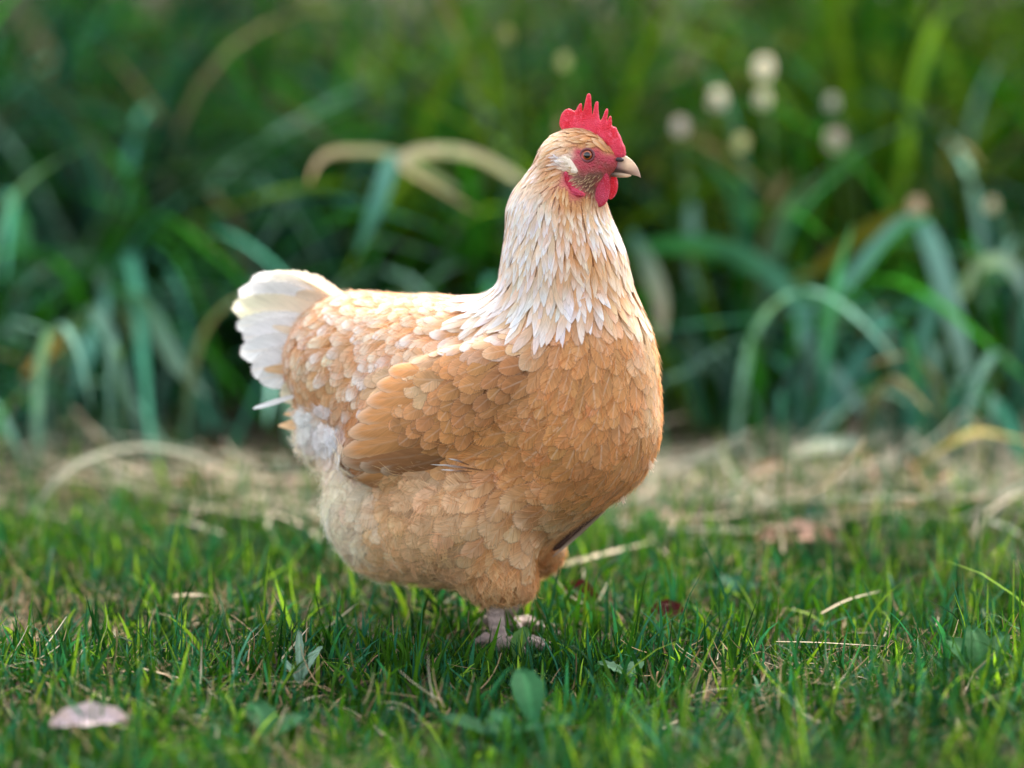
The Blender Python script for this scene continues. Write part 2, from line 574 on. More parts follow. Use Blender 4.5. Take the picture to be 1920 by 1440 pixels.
an(1000, 545, -.2, 1, .5 * (PALE + CREAM), WHITE, 78, 18, 13.5, R_NECK, .3, .1, .4, 1, 3.4)
an(1050, 550, -.02, 1, .5 * (PALE + CREAM), WHITE, 80, 20, 14, R_NECK, .35, .1, .45, .9, 3.4)
an(1100, 530, .08, 1, BUFF, WHITE * .97, 74, 20, 14, R_NECK, .35, .1, .45, .9, 3.2)
an(1140, 540, .15, 1, BUFF, PALE, 66, 24, 15, R_NECK, .35, .2, .45, .6, 2.6)
an(1185, 560, .25, 1, PALE, CREAM, 70, 26, 16, R_BREAST, .35, .2, .45, .5, 2.4)
an(925, 568, -.6, .8, .5 * (PALE + CREAM), WHITE, 70, 18, 14, R_NECK, .3, .1, .4, 1, 3.2)
# breast
for x, y, dx, dy, c in ((1070, 600, -.1, 1, BUFF), (1150, 610, .05, 1, BUFF), (1205, 640, .1, 1, PALE), (1110, 650, -.05, 1, BUFF),
                        (1180, 700, -.02, 1, BUFF), (1050, 690, -.25, 1, BUFF), (1115, 740, -.25, 1, BUFF * .95), (1225, 730, -.05, 1, PALE),
                        (1060, 780, -.7, .75, BUFF), (1130, 820, -.35, 1, BUFF * .95), (1200, 800, -.15, 1, BUFF * .92)):
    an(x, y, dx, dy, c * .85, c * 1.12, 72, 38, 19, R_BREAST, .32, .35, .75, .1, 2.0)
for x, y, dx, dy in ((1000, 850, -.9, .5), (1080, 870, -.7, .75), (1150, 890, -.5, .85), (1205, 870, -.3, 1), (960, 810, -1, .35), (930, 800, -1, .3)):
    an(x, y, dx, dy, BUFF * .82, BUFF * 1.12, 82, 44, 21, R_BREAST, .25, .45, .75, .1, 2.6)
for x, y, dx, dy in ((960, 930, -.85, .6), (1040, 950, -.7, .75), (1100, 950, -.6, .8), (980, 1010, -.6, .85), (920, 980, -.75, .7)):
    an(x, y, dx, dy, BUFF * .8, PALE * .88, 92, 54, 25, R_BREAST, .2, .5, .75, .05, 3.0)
# shoulders, back and saddle
for x, y, dx, dy, c in ((985, 640, -.85, .55, PALE), (930, 630, -.9, .5, CREAM), (880, 610, -1, .35, CREAM)):
    an(x, y, dx, dy, BUFF, c, 66, 30, 16, R_BACK, .15, .35, .4, .25, 2.4)
for x, y, dx, dy, c in ((840, 590, -1, .2, CREAM), (760, 580, -1, .15, CREAM * 1.05), (690, 570, -1, .2, CREAM * 1.08), (800, 640, -.95, .4, CREAM),
                        (720, 640, -.9, .45, CREAM * 1.06), (640, 590, -1, .35, CREAM * 1.1)):
    an(x, y, dx, dy, BUFF * 1.05, c, 64, 32, 16, R_BACK, .1, .2, .75, .2, 2.6)
for x, y, dx, dy, c in ((600, 600, -.9, .55, CREAM), (575, 650, -.7, .75, CREAM), (640, 660, -.75, .65, CREAM * 1.1), (690, 700, -.75, .7, CREAM * 1.05),
                        (560, 710, -.45, .9, PALE), (620, 730, -.5, .85, PALE * .9), (680, 750, -.6, .8, BUFF * .75), (660, 775, -.6, .8, DBUFF * .7)):  # last two: dark brown, with the crevice shade behind the wing put in
    an(x, y, dx, dy, BUFF, c, 66, 32, 17, R_BACK, .1, .15, .75, .25, 3.4)
# wing coverts
for x, y, dx, dy, c in ((980, 690, -.9, .4, DBUFF * 1.15), (930, 690, -.9, .45, BUFF), (870, 690, -.85, .5, BUFF * 1.05), (810, 700, -.8, .6, PALE * .95),
                        (900, 740, -.85, .55, DBUFF * 1.1), (850, 760, -.7, .75, BUFF), (790, 760, -.75, .65, BUFF), (800, 800, -.8, .6, DBUFF * 1.05), (760, 720, -.7, .7, PALE),
                        (880, 790, -.45, .9, BUFF)):
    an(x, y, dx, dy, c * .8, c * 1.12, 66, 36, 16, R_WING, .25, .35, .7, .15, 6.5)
for x, y in ((800, 820), (740, 840), (700, 850), (690, 810), (850, 840), (740, 780)):
    an(x, y, -.85, .5, DBUFF, BUFF, 60, 34, 30, R_WING, .2, .2, .5, .1, 1.5)
# vent, rear and flank down
for x, y, dx, dy, c in ((600, 790, -.8, .6, WHITE), (575, 830, -.8, .55, CREAM * 1.1), (640, 800, -.6, .8, WHITE), (610, 860, -.7, .7, CREAM * 1.1),
                        (620, 900, -.6, .8, RIM)):
    an(x, y, dx, dy, c, c * 1.03, 66, 44, 18, R_FLUFF, 0, 0, .85, .5, 5.0)
for x, y, dx, dy, c in ((640, 930, -.6, .8, RIM), (630, 990, -.5, .9, RIM), (615, 950, -.5, .9, RIM), (700, 920, -.75, .65, CREAM), (680, 1000, -.6, .8, CREAM),
                        (770, 930, -.8, .6, PALE * .92), (760, 1000, -.7, .7, PALE), (850, 940, -.85, .55, PALE * .95), (840, 1010, -.7, .75, PALE * .92),
                        (700, 1060, -.6, .8, PALE * .95), (790, 1070, -.6, .8, PALE * .95), (660, 1050, -.5, .9, CREAM), (870, 1070, -.4, .9, PALE * .9),
                        (800, 900, -.85, .5, PALE)):
    an(x, y, dx, dy, c * .86, c * 1.12, 78, 50, 20, R_FLUFF, .05, .1, .8, .15, 4.5)
# thighs and legs
for x, y, dx, dy in ((920, 1060, -.2, 1), (900, 1090, -.15, 1), (950, 1090, .15, 1), (940, 1115, .2, 1), (975, 1085, .25, 1), (985, 1110, .3, 1)):
    an(x, y, dx, dy, BUFF * .9, PALE * 1.05, 60, 28, 14, R_THIGH, .1, .2, .9, .9, 4.0)
an(1045, 1030, .1, 1, BUFF * .7, BUFF, 60, 36, 16, R_THIGH, .1, .2, .8, .4, 2.0)
for x, y in ((928, 1150), (932, 1180), (936, 1210), (940, 1225)):
    an(x, y, 0, 1, LEGC, LEGC, 10, 5, 60, R_LEG)

ANA = np.array(AN, float)
_p, _ok = trace(ANA[:, 0], ANA[:, 1])
_s = S(ANA[:, 0], ANA[:, 1])
ANP = np.where(_ok[:, None], _p, _s)


def sag(P):                                          # hen coordinates, both flanks folded onto one
    q = P - HO
    return np.stack([q @ HF, np.abs(q @ HL), q[..., 2]], -1)


ANS = sag(ANP)


def painted(P, power=4.0, plumage=False):
    """interpolated anchor values and the nearest anchor's region"""
    q = sag(P)
    d = np.sqrt(((q[:, None, :] - ANS[None]) ** 2 * np.array([1, .5, 1])).sum(-1)) + 0.002
    w = d ** -power
    w /= w.sum(1, keepdims=True)
    bare = np.isin(ANA[:, -1], (R_SKIN, R_LEG))
    wf = np.where(bare[None], 0, w); wf /= wf.sum(1, keepdims=True)
    return (wf if plumage else w) @ ANA[:, 2:-1], ANA[np.argmin(d, 1), -1].astype(int), d.min(1)


# ---- the body: one continuous skin from beak root to toes
def axis_pts(a, b, c, d, coarse, fine):
    return np.concatenate([np.arange(a, b, coarse), np.arange(b, c, fine), np.arange(c, d, coarse)])


corners = np.array([p[1] for p in PR])
hx = S(1095, 310)
xs = axis_pts(corners[:, 0].min() - .10, hx[0] - .035, hx[0] + .035, corners[:, 0].max() + .10, .0032, .0011)
ys = axis_pts(-.165, hx[1] - .030, hx[1] + .030, .165, .0032, .0011)
zs = np.concatenate([np.arange(-.006, .11, .002), np.arange(.11, hx[2] - .035, .0032), np.arange(hx[2] - .035, hx[2] + .045, .0011)])
F = np.empty((len(xs), len(ys), len(zs)))
YY, ZZ = np.meshgrid(ys, zs, indexing='ij')
for i in range(0, len(xs), 8):
    xx = xs[i:i + 8]
    P = np.stack([np.broadcast_to(xx[:, None, None], (len(xx),) + YY.shape), np.broadcast_to(YY, (len(xx),) + YY.shape), np.broadcast_to(ZZ, (len(xx),) + YY.shape)], -1)
    F[i:i + 8] = sdf(P)
BV, BF = surface_nets(F, xs, ys, zs)
del F
BV, BN = project(BV, 1)
ROOT = np.array([HO[0], HO[1], 0.0])
hen = empty('hen', ROOT)
tag(hen, 'buff and white hen with a red comb standing on the lawn in profile', 'hen')
pv, reg, _ = painted(BV)
bc = pv[:, 2:5].copy()
skinw = np.isin(reg, (R_SKIN, R_LEG))
bc[~skinw] *= .8
legz = BV[:, 2] < S(925, 1128, -78)[2]
bc[legz] = LEGC
bc[legz] *= (0.85 + .3 * (np.sin(BV[legz, 2] * 900) > .2))[:, None]
mesh_obj('body', BV, BF, SKIN, hen, ROOT, attrs={'col': bc})

# ---- feathers
VS = np.array([0, .25, .5, .66, .78, .87, .935, .975, 1.0])
US = np.array([-1, -.68, -.35, 0, .35, .68, 1.0])


def wprofile(v, shape):
    """half width along the feather: shape 0 = round scale, 1 = pointed hackle"""
    v = v[None, :]; s = shape[:, None]
    rnd = (.40 + .60 * np.clip(v / .5, 0, 1) ** .8) * np.clip(1 - (np.clip(v - .52, 0, 1) / .48) ** 2.3, 0, 1) ** .5
    pnt = (.45 + .55 * np.clip(v / .40, 0, 1)) * np.clip(1 - (np.clip(v - .42, 0, 1) / .58) ** 1.7, 0, 1)
    return rnd * (1 - s) + pnt * s


def grow(root, d, L, W, shape, h0, lift, camber=.07, ret_frames=False):
    """march each feather over the body from its root; returns a grid (N, nv, nu, 3)"""
    N = len(root)
    p, n = project(root, 2)
    d = unit(d - (d * n).sum(-1, keepdims=True) * n)
    wp = wprofile(VS, shape) * (W / 2)[:, None]
    G = np.empty((N, len(VS), len(US), 3))
    prev = 0.0
    for i, v in enumerate(VS):
        if i:
            p = p + d * ((v - prev) * L)[:, None]
            dv = sdf(p)
            n2 = grad(p)
            # feathers are stiff: they follow the body only so far
            p = p - n2 * dv[:, None]
            n = unit(n2)
            d = unit(d - (d * n).sum(-1, keepdims=True) * n)
        prev = v
        s = np.cross(d, n)
        h = h0 + lift * v
        c = p + n * h[:, None]
        for j, u in enumerate(US):
            q = c + s * (wp[:, i] * u)[:, None]
            e = sdf(q) - h
            q = q - n * (e * .85 + camber * wp[:, i] * u * u)[:, None]
            G[:, i, j] = q
    return G


GRID_F = []
nv, nu = len(VS), len(US)
for i in range(nv - 1):
    for j in range(nu - 1):
        a = i * nu + j
        GRID_F.append((a, a + nu, a + nu + 1, a + 1))
GRID_F = np.array(GRID_F)
GRID_UV = np.stack(np.meshgrid(VS, (US + 1) / 2, indexing='ij'), -1).reshape(-1, 2)[:, ::-1]


def feather_arrays(G, croot, ctip, par, start=.38):
    N = len(G)
    v = G.reshape(N, nv * nu, 3)
    f = GRID_F[None] + (np.arange(N) * nv * nu)[:, None, None]
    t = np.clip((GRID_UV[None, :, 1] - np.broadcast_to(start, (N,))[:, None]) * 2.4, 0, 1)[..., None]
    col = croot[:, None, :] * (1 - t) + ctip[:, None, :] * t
    pa = np.broadcast_to(par[:, None, :], (N, nv * nu, 4))
    uv = np.broadcast_to(GRID_UV[None], (N, nv * nu, 2))
    return [v.reshape(-1, 3), f.reshape(-1, 4), uv.reshape(-1, 2), col.reshape(-1, 3), pa.reshape(-1, 4)]


def join(parts):
    off = 0; fs = []
    for p in parts:
        fs.append(p[1] + off); off += len(p[0])
    return [np.concatenate([p[0] for p in parts]), np.concatenate(fs)] + [np.concatenate([p[i] for p in parts]) for i in range(2, 5)]


def feather_obj(name, parts, parent=None):
    v, f, uv, col, pa = join(parts)
    return mesh_obj(name, v, f, FEATHER, parent or hen, ROOT, uv=uv, attrs={'col': col, 'par': pa})


def barbs(G, croot, ctip, n=16, wid=.00034, spread=1.0, rise=.0016):
    """loose down: single barbs as thin ribbons fanning off each feather's grid"""
    N = len(G)
    out_v = []; out_c = []
    vi = rng.uniform(0.02, .85, (N, n))
    side = rng.choice([-1, 1], (N, n))
    ulen = rng.uniform(.55, 1.15, (N, n)) * side
    vlen = rng.uniform(.28, .5, (N, n))
    L3 = []
    for k, (a, b) in enumerate(((0, 0), (.5, .35), (1, 1))):
        uu = ulen * (k / 2) ** .9; vv = np.clip(vi + vlen * (k / 2), 0, 1.25)
        fi = np.clip(np.interp(vv, VS, np.arange(nv)), 0, nv - 1.001)
        i0 = fi.astype(int); fr = (fi - i0)[..., None]
        ar = np.arange(N)[:, None]
        cen = G[ar, i0, 3] * (1 - fr) + G[ar, i0 + 1, 3] * fr
        ext = np.clip(vv - 1, 0, 1)[..., None]
        ax = unit(G[:, -1, 3] - G[:, 2, 3])[:, None]
        Ln = np.linalg.norm(G[:, -1, 3] - G[:, 0, 3], axis=-1)[:, None, None]
        wide = (G[:, 3, 6] - G[:, 3, 0])[:, None] * .5
        pos = cen + ax * ext * Ln + wide * uu[..., None] * spread
        out = unit(np.cross(wide, ax))
        pos = pos + rng.normal(0, 1, pos.shape) * (.0006 * k) + out * (k * rise * rng.uniform(.1, 1, (N, n, 1)))
        L3.append(pos)
    dirv = unit(L3[2] - L3[0])
    view = unit(np.array([0.15, -1.0, .15]))
    wv = unit(np.cross(dirv, view + rng.normal(0, .5, dirv.shape))) * wid
    rows = []
    for k in range(3):
        w = wv * (1.0, .85, .15)[k]
        rows += [L3[k] - w, L3[k] + w]
    V = np.stack(rows, 2).reshape(-1, 3)
    M = N * n
    base = (np.arange(M) * 6)[:, None]
    f = np.concatenate([base + np.array([0, 1, 3, 2]), base + np.array([2, 3, 5, 4])])
    jit = rng.uniform(.78, 1.22, (N, n))[..., None]
    c0 = np.broadcast_to(croot[:, None], (N, n, 3)) * jit; c1 = np.broadcast_to(ctip[:, None], (N, n, 3)) * jit
    C = np.stack([c0, c0, (c0 + c1) / 2, (c0 + c1) / 2, c1, c1], 2).reshape(-1, 3)
    return V, f, C


# candidates all over the skin
quad = BV[BF]
area = .5 * np.linalg.norm(np.cross(quad[:, 2] - quad[:, 0], quad[:, 3] - quad[:, 1]), axis=-1)
ci = rng.choice(len(BF), 90000, p=area / area.sum())
a_, b_ = rng.random((2, len(ci), 1))
CP = (quad[ci, 0] * (1 - a_) + quad[ci, 1] * a_) * (1 - b_) + (quad[ci, 3] * (1 - a_) + quad[ci, 2] * a_) * b_
pv, reg, dmin = painted(CP, plumage=True)
keep = ~np.isin(reg, (R_SKIN, R_LEG)) & (CP[:, 2] > S(925, 1102, -78)[2])
# the ear and eye stay bare
for px, py, r in ((1101, 291, 22),):
    e = trace(np.array([px]), np.array([py]))[0]
    keep &= np.linalg.norm(sag(CP) - sag(e), axis=-1) > r * K
CP, pv, reg = CP[keep], pv[keep], reg[keep]
spc = pv[:, 10] * K * np.where(reg == R_NECK, .78, 1.0)
kd = KDTree(len(CP))
for i, p in enumerate(CP): kd.insert(p, i)
kd.balance()
alive = np.ones(len(CP), bool); acc = []
for i in rng.permutation(len(CP)):
    if alive[i]:
        acc.append(i)
        for _, j, _ in kd.find_range(CP[i], spc[i]): alive[j] = False
acc = np.array(acc)
FP, fv, fr = CP[acc], pv[acc], reg[acc]
NF = len(FP)
print('feathers', NF)
dirs = HF * fv[:, 0:1] / math.cos(YAW) - HU * fv[:, 1:2]
yaw_j = rng.normal(0, 1, NF) * np.where(np.isin(fr, (R_FLUFF, R_THIGH)), .42, np.where(fr == R_BREAST, .20, .17))
_, nn = project(FP, 1)
dirs = unit(dirs - (dirs * nn).sum(-1, keepdims=True) * nn)
dirs = dirs * np.cos(yaw_j)[:, None] + np.cross(nn, dirs) * np.sin(yaw_j)[:, None]
Lf = fv[:, 8] * K * rng.uniform(.80, 1.22, NF) * np.where(fr == R_NECK, rng.uniform(.85, 1.2, NF), 1.0)
Wf = fv[:, 9] * K * rng.uniform(1.0, 1.4, NF) * np.where(fr == R_NECK, .80, 1.0)
jit = rng.normal(0, 1, (NF, 1)) * np.where(np.isin(fr, (R_FLUFF, R_THIGH)), .08, np.where(fr == R_BREAST, .045, .06))[:, None] + rng.normal(0, .02, (NF, 3))
cr_ = np.clip(fv[:, 2:5] * (1 + jit), 0.01, .9)
ct_ = np.clip(fv[:, 5:8] * (1 + jit), 0.01, .89)
# patches of plainer and paler feathers
odd = rng.random(NF) < np.where(fr == R_BACK, .22, .05)
ct_[odd] = .5 * ct_[odd] + .5 * cr_[odd]
odd = rng.random(NF) < np.where(fr == R_BACK, .25, .0)
ct_[odd] = .45 * ct_[odd] + .55 * WHITE
par = np.stack([rng.random(NF), fv[:, 12], fv[:, 11] * rng.uniform(.3, 1.3, NF), fv[:, 13]], -1)
h0 = .0006 + .0006 * rng.random(NF) + .0008 * (fr == R_NECK)
lift = fv[:, 15] * np.where(fr == R_NECK, .0005, .00054) * rng.uniform(.75, 1.35, NF) * np.where(fr == R_FLUFF, 1.8, 1.0)
G = grow(FP, dirs, Lf, Wf, np.clip(fv[:, 14], 0, 1), h0, lift)
lat = (FP - HO) @ HL


def sel(m):
    return feather_arrays(G[m], cr_[m], ct_[m], par[m], np.where(fr[m] == R_NECK, rng.uniform(.2, .5, int(m.sum())), .38))


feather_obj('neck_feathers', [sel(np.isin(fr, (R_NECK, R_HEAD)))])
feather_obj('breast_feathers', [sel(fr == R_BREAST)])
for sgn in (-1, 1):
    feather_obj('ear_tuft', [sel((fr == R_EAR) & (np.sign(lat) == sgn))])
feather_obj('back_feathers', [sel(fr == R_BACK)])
fl = np.isin(fr, (R_FLUFF, R_THIGH))
under = sel(fl)
thigh = feather_obj('belly_feathers', [under])
Gf = G[fl]
bv, bf, bcq = barbs(Gf, cr_[fl], np.clip(ct_[fl] * 1.05, 0, .86), n=24, wid=.00022, rise=.0012)
mesh_obj('down', bv, bf, FLUFF, thigh, ROOT, attrs={'col': bcq})
loose = np.isin(fr, (R_BREAST, R_BACK)) & (fv[:, 13] > .6)
bv, bf, bcq = barbs(G[loose], cr_[loose], ct_[loose] * 1.05, n=9, wid=.00022, rise=.0004)
mesh_obj('loose_barbs', bv, bf, FLUFF, bpy.data.objects['breast_feathers'], ROOT, attrs={'col': bcq})


# ---- wings: covert feathers plus the long flight feathers, folded
def near_pts(pix):
    P, _ = trace(np.array([p[0] for p in pix], float), np.array([p[1] for p in pix], float))
    return P


FLY = [  # root pixel, tip pixel, width (px), pigment, how far it stands off the body (mm)
    ((900, 835), (722, 886), 54, DBUFF * .72, 2.5),
    ((905, 838), (682, 878), 54, DBUFF * .8, 3.5),
    ((900, 825), (650, 868), 56, DBUFF * .9, 4.5),
    ((890, 805), (640, 850), 56, BUFF * .9, 6.0),
    ((880, 785), (650, 828), 52, BUFF * .95, 7.2),
    ((868, 768), (664, 803), 50, BUFF, 8.2),
    ((858, 750), (682, 778), 48, BUFF * 1.05, 9.2),
    ((850, 730), (700, 752), 46, BUFF * 1.1, 10.0),
    ((838, 712), (720, 724), 42, BUFF * 1.15, 10.6),
    ((828, 698), (742, 700), 40, BUFF * 1.2, 11.0)]
wp_ = near_pts([f[0] for f in FLY]); wt_ = near_pts([f[1] for f in FLY])
fd = wt_ - wp_
fL = np.linalg.norm(fd, axis=-1) * 1.04
fW = np.array([f[2] for f in FLY]) * K * 1.1
fc = np.array([f[3] for f in FLY])
fh = (np.array([f[4] for f in FLY]) * .42 + 3.4) * .001
M = len(FLY)
fpar = np.stack([np.linspace(.1, .9, M), np.full(M, .5), np.full(M, .10), np.full(M, .2)], -1)
small = np.ones(M)
Gn = grow(wp_, fd, fL, fW, np.zeros(M), np.full(M, .0003), fh * .9, camber=.2)
Gr = mirror_pt(Gn)
coin = fr == R_WING
# white-edged primaries just showing under the fore part of the wing
WE = [((905, 880), (800, 862), 5, 3.8), ((880, 868), (838, 850), 5, 4.6), ((885, 884), (825, 878), 4, 2.9)]
for nm, sgn, GG in (('wing', -1, Gn), ('wing', 1, Gr)):
    w = empty(nm, (0, 0, 0)); w.parent = hen
    m = coin & (np.sign(lat) == sgn)
    cov = feather_arrays(G[m] + (np.sign(lat[m])[:, None] * HL * .0)[:, None, None, :], cr_[m], ct_[m], par[m])
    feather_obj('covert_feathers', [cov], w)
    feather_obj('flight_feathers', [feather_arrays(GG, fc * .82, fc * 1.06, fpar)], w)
    a = near_pts([q[0] for q in WE]); b = near_pts([q[1] for q in WE])
    ge = grow(a, b - a, np.linalg.norm(b - a, axis=-1), np.array([q[2] for q in WE]) * K, np.full(3, .6), np.array([q[3] for q in WE]) * .001, np.full(3, .001))
    if sgn > 0: ge = mirror_pt(ge)
    c3 = np.tile(DBUFF * .5, (3, 1)); w3 = np.tile(WHITE, (3, 1))
    feather_obj('edge_feathers', [feather_arrays(ge, c3, w3, np.tile([.4, .3, 0, .6], (3, 1)))], w)


# ---- free feathers: tail fan, white stray plume, dark strip for the shadow gap under the belly
def free_feather(a, b, W, up, shape=0.0, bend=0.0, cup=.15):
    a, b = np.asarray(a), np.asarray(b)
    d = b - a; L = np.linalg.norm(d); d = d / L
    s = unit(np.cross(d, unit(np.cross(up, d)))) if False else unit(up - (up @ d) * d)   # vane direction
    n = np.cross(d, s)
    wp = wprofile(VS, np.array([shape]))[0] * W / 2
    g = np.empty((nv, nu, 3))
    for i, v in enumerate(VS):
        c = a + d * L * v + s * bend * L * v * v
        for j, u in enumerate(US):
            g[i, j] = c + s * wp[i] * u - n * cup * wp[i] * u * u
    return g


TAIL = [  # root px, tip px, width px, sideways offset of tip px, pigment, vane tilt
    ((650, 600), (424, 566), 74, -6, CREAM * 1.18, .12), ((650, 592), (438, 538), 84, -5, WHITE, .18), ((650, 588), (462, 516), 88, -4, WHITE * .98, .25), ((650, 586), (494, 512), 84, -3, CREAM * 1.18, .32),
    ((650, 590), (522, 528), 70, -6, CREAM * 1.12, .32), ((650, 590), (550, 547), 52, -16, CREAM, .3),
    ((640, 615), (432, 602), 62, -24, WHITE, .1), ((630, 630), (446, 626), 78, -34, WHITE * .95, .06), ((625, 650), (440, 654), 72, -44, WHITE, .12),
    ((620, 670), (462, 690), 80, -50, WHITE * .96, .05), ((615, 690), (478, 708), 58, -60, WHITE, .14), ((610, 705), (520, 744), 62, -62, CREAM * 1.15, .1),
    ((620, 692), (488, 688), 22, -66, PALE, .1), ((620, 640), (506, 606), 18, -52, CREAM, .1)]
tg, tr_, tt_ = [], [], []
for q, (a, b, W, lo, c, tilt) in enumerate(TAIL):
    for sg in (1, -1):
        A = S(a[0], a[1], -10); B = S(b[0], b[1], lo)
        g = free_feather(A, B, W * K * 1.12, HU * 1.0 + HL * (-tilt) + HF * .15, .12, -.04, .12)
        if sg < 0: g = mirror_pt(g) + HF * .003 - HU * .0015
        tg.append(g); tr_.append(c); tt_.append(c)
tg = np.array(tg); nt = len(tg)
tpar = np.stack([rng.random(nt), np.full(nt, .1), np.full(nt, .6), np.full(nt, .38)], -1)
feather_obj('tail', [feather_arrays(tg, np.array(tr_), np.clip(np.array(tt_), 0, .84), tpar)])

sg_, sc_ = [], []
sg_.append(free_feather(S(575, 735, -60), S(465, 769, -75), 13 * K, HU, .05)); sc_.append(WHITE)
sg_.append(free_feather(S(580, 790, -40), S(518, 806, -60), 26 * K, HU, .9, .12)); sc_.append(PALE)
sg_.append(free_feather(S(590, 770, -40), S(528, 783, -55), 20 * K, HU, .9, .1)); sc_.append(PALE)
sg_.append(free_feather(S(600, 830, -30), S(545, 848, -50), 34 * K, HU, .7)); sc_.append(CREAM)
sg = np.array(sg_)
feather_obj('stray_plumes', [feather_arrays(sg, np.array(sc_) * .95, np.clip(np.array(sc_) * 1.05, 0, .85), np.tile([.3, .1, .2, .6], (len(sg), 1)))])
dk, dc = [], []  # shade between belly and far wing, built as a dark feather with pale edge
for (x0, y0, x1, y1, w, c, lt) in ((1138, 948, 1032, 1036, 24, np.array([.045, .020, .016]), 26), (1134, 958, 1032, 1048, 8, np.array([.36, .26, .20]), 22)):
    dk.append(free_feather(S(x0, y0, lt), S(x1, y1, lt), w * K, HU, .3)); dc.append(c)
o_ = feather_obj('belly_shadow_slit', [feather_arrays(np.array(dk), np.array(dc), np.array(dc), np.tile([.6, .0, .1, .3], (len(dk), 1)))])


# tiny white tufts on the breast
def tuft(px, py, n, ln, d, col):
    p, nrm = project(S(px, py)[None] if not trace(np.array([px]), np.array([py]))[1][0] else trace(np.array([px]), np.array([py]))[0], 1)
    V, f, C = [], [], []
    for k in range(n):
        dd = unit(np.asarray(d) + nrm[0] * .6 + rng.normal(0, .35, 3)); b0 = p[0] + nrm[0] * .002 + rng.normal(0, .0018, 3)
        w = unit(np.cross(dd, [0.1, 1, .1])) * .0004; e = b0 + dd * ln * rng.uniform(.6, 1.1)
        V += [b0 - w, b0 + w, e + w * .3, e - w * .3]; f.append(np.arange(4) + 4 * k); C += [col] * 4
    return V, f, C


for a in ((1224, 872, 34, .004, -HU * .9 + HF * .2, CREAM), (1166, 930, 26, .005, -HU * .4 - HF * .6, CREAM)):
    V, f, C = tuft(*a)
    mesh_obj('white_tuft', V, f, FLUFF, hen, ROOT, attrs={'col': np.array(C)})


# ---- solids inflated from an outline: comb, wattles, ear lobe, beak
def poly_sd(q, poly):
    a = np.asarray(poly, float); b = np.roll(a, -1, 0)
    d2 = np.full(q.shape[:-1], 1e9); ins = np.zeros(q.shape[:-1], bool)
    for A, B in zip(a, b):
        e = B - A; w = q - A
        h = np.clip((w @ e) / (e @ e), 0, 1)
        d2 = np.minimum(d2, ((w - h[..., None] * e) ** 2).sum(-1))
        c = (A[1] > q[..., 1]) != (B[1] > q[..., 1])
        x = A[0] + (q[..., 1] - A[1]) / (B[1] - A[1] + 1e-12) * (B[0] - A[0])
        ins ^= c & (q[..., 0] < x)
    d = np.sqrt(d2)
    return np.where(ins, -d, d)


def chaikin(p, it=1):
    p = np.asarray(p, float)
    for _ in range(it):
        n = np.roll(p, -1, 0)
        p = np.stack([p * .75 + n * .25, p * .25 + n * .75], 1).reshape(-1, 2)
    return p


def inflate(name, poly, T, R, mat, parent, lat0=0.0, bow=None, step=1.0, extra=None, rot=0.0, smooth_it=1, mirror=False):
    """poly in photo pixels on the plane of symmetry, half thickness T and rounding R in pixels, lat0 sideways offset;
    rot turns the plate about the vertical through its centre"""
    poly = chaikin(poly, smooth_it) if smooth_it else np.asarray(poly, float)
    lo, hi = poly.min(0) - 3, poly.max(0) + 3
    x = np.arange(lo[0], hi[0], step); y = np.arange(lo[1], hi[1], step)
    XX, YY2 = np.meshgrid(x, y, indexing='ij')
    d = poly_sd(np.stack([XX, YY2], -1), poly)
    q = np.clip(-d / R, -1, 1)
    th = np.where(q > 0, T * np.sqrt(np.clip(1 - (1 - q) ** 2, 0, 1)), q * T * 1.5)
    if extra is not None: th = np.where(q > 0, th * extra(XX, YY2), th)
    zt = np.arange(-T * 1.9 - 2, T * 1.9 + 2.01, step)
    Fz = np.abs(zt)[None, None, :] - th[..., None]
    V, f = surface_nets(Fz, x, y, zt)
    mid = poly.mean(0)
    l = V[:, 2].copy()
    px = V[:, 0].copy()
    if rot:
        r = math.radians(rot); dx = px - mid[0]
        px = mid[0] + dx * math.cos(r); l = l + dx * math.sin(r)
    if bow is not None: l = l + bow(V[:, 0], V[:, 1])
    base = S(px, V[:, 1], lat0)
    W = base + HL * (l * K)[:, None]
    f = f[:, ::-1]
    if mirror: W, f = mirror_pt(W), f[:, ::-1]
    return mesh_obj(name, W, f, mat, parent, ROOT)


COMBP = [(1047, 235), (1049, 222), (1052, 213), (1058, 206), (1066, 203), (1072, 207), (1079, 208), (1084, 198), (1089, 193), (1092, 195), (1092, 208), (1094, 209),
         (1099, 190), (1102, 178), (1106, 174), (1110, 178), (1110, 198), (1111, 218), (1113, 208), (1116, 193), (1119, 189), (1122, 192), (1122, 210), (1125, 228),
         (1129, 222), (1134, 206), (1137, 203), (1140, 207), (1138, 222), (1138, 228), (1142, 218), (1145, 217), (1147, 224), (1147, 236), (1152, 238), (1155, 238), (1160, 250),
         (1164, 256), (1167, 267), (1172, 275), (1174, 292), (1168, 297), (1156, 298), (1148, 288), (1140, 272), (1128, 262), (1110, 256), (1090, 252), (1070, 252), (1056, 247)]
inflate('comb', COMBP, 4.0, 8.0, COMB, hen, bow=lambda x, y: np.where(y < 235, np.sin((x - 1050) * .09) * (235 - y) * .10, 0) + (x < 1075) * (1075 - x) * .12,
        step=.8, extra=lambda x, y: 1 + np.clip((y - 225) / 40, 0, 1.0) * .9)
WAT = [(1128, 330), (1138, 322), (1143, 335), (1145, 352), (1142, 372), (1135, 385), (1123, 390), (1111, 386), (1106, 375), (1108, 360), (1116, 347)]
inflate('wattle', WAT, 5.5, 13, COMB, hen, lat0=-16, bow=lambda x, y: -(y - 330) * .06, step=.9, smooth_it=2)
WAT2 = [(1140, 326), (1150, 324), (1156, 332), (1158, 346), (1154, 362), (1146, 372), (1138, 372), (1132, 360), (1134, 342)]
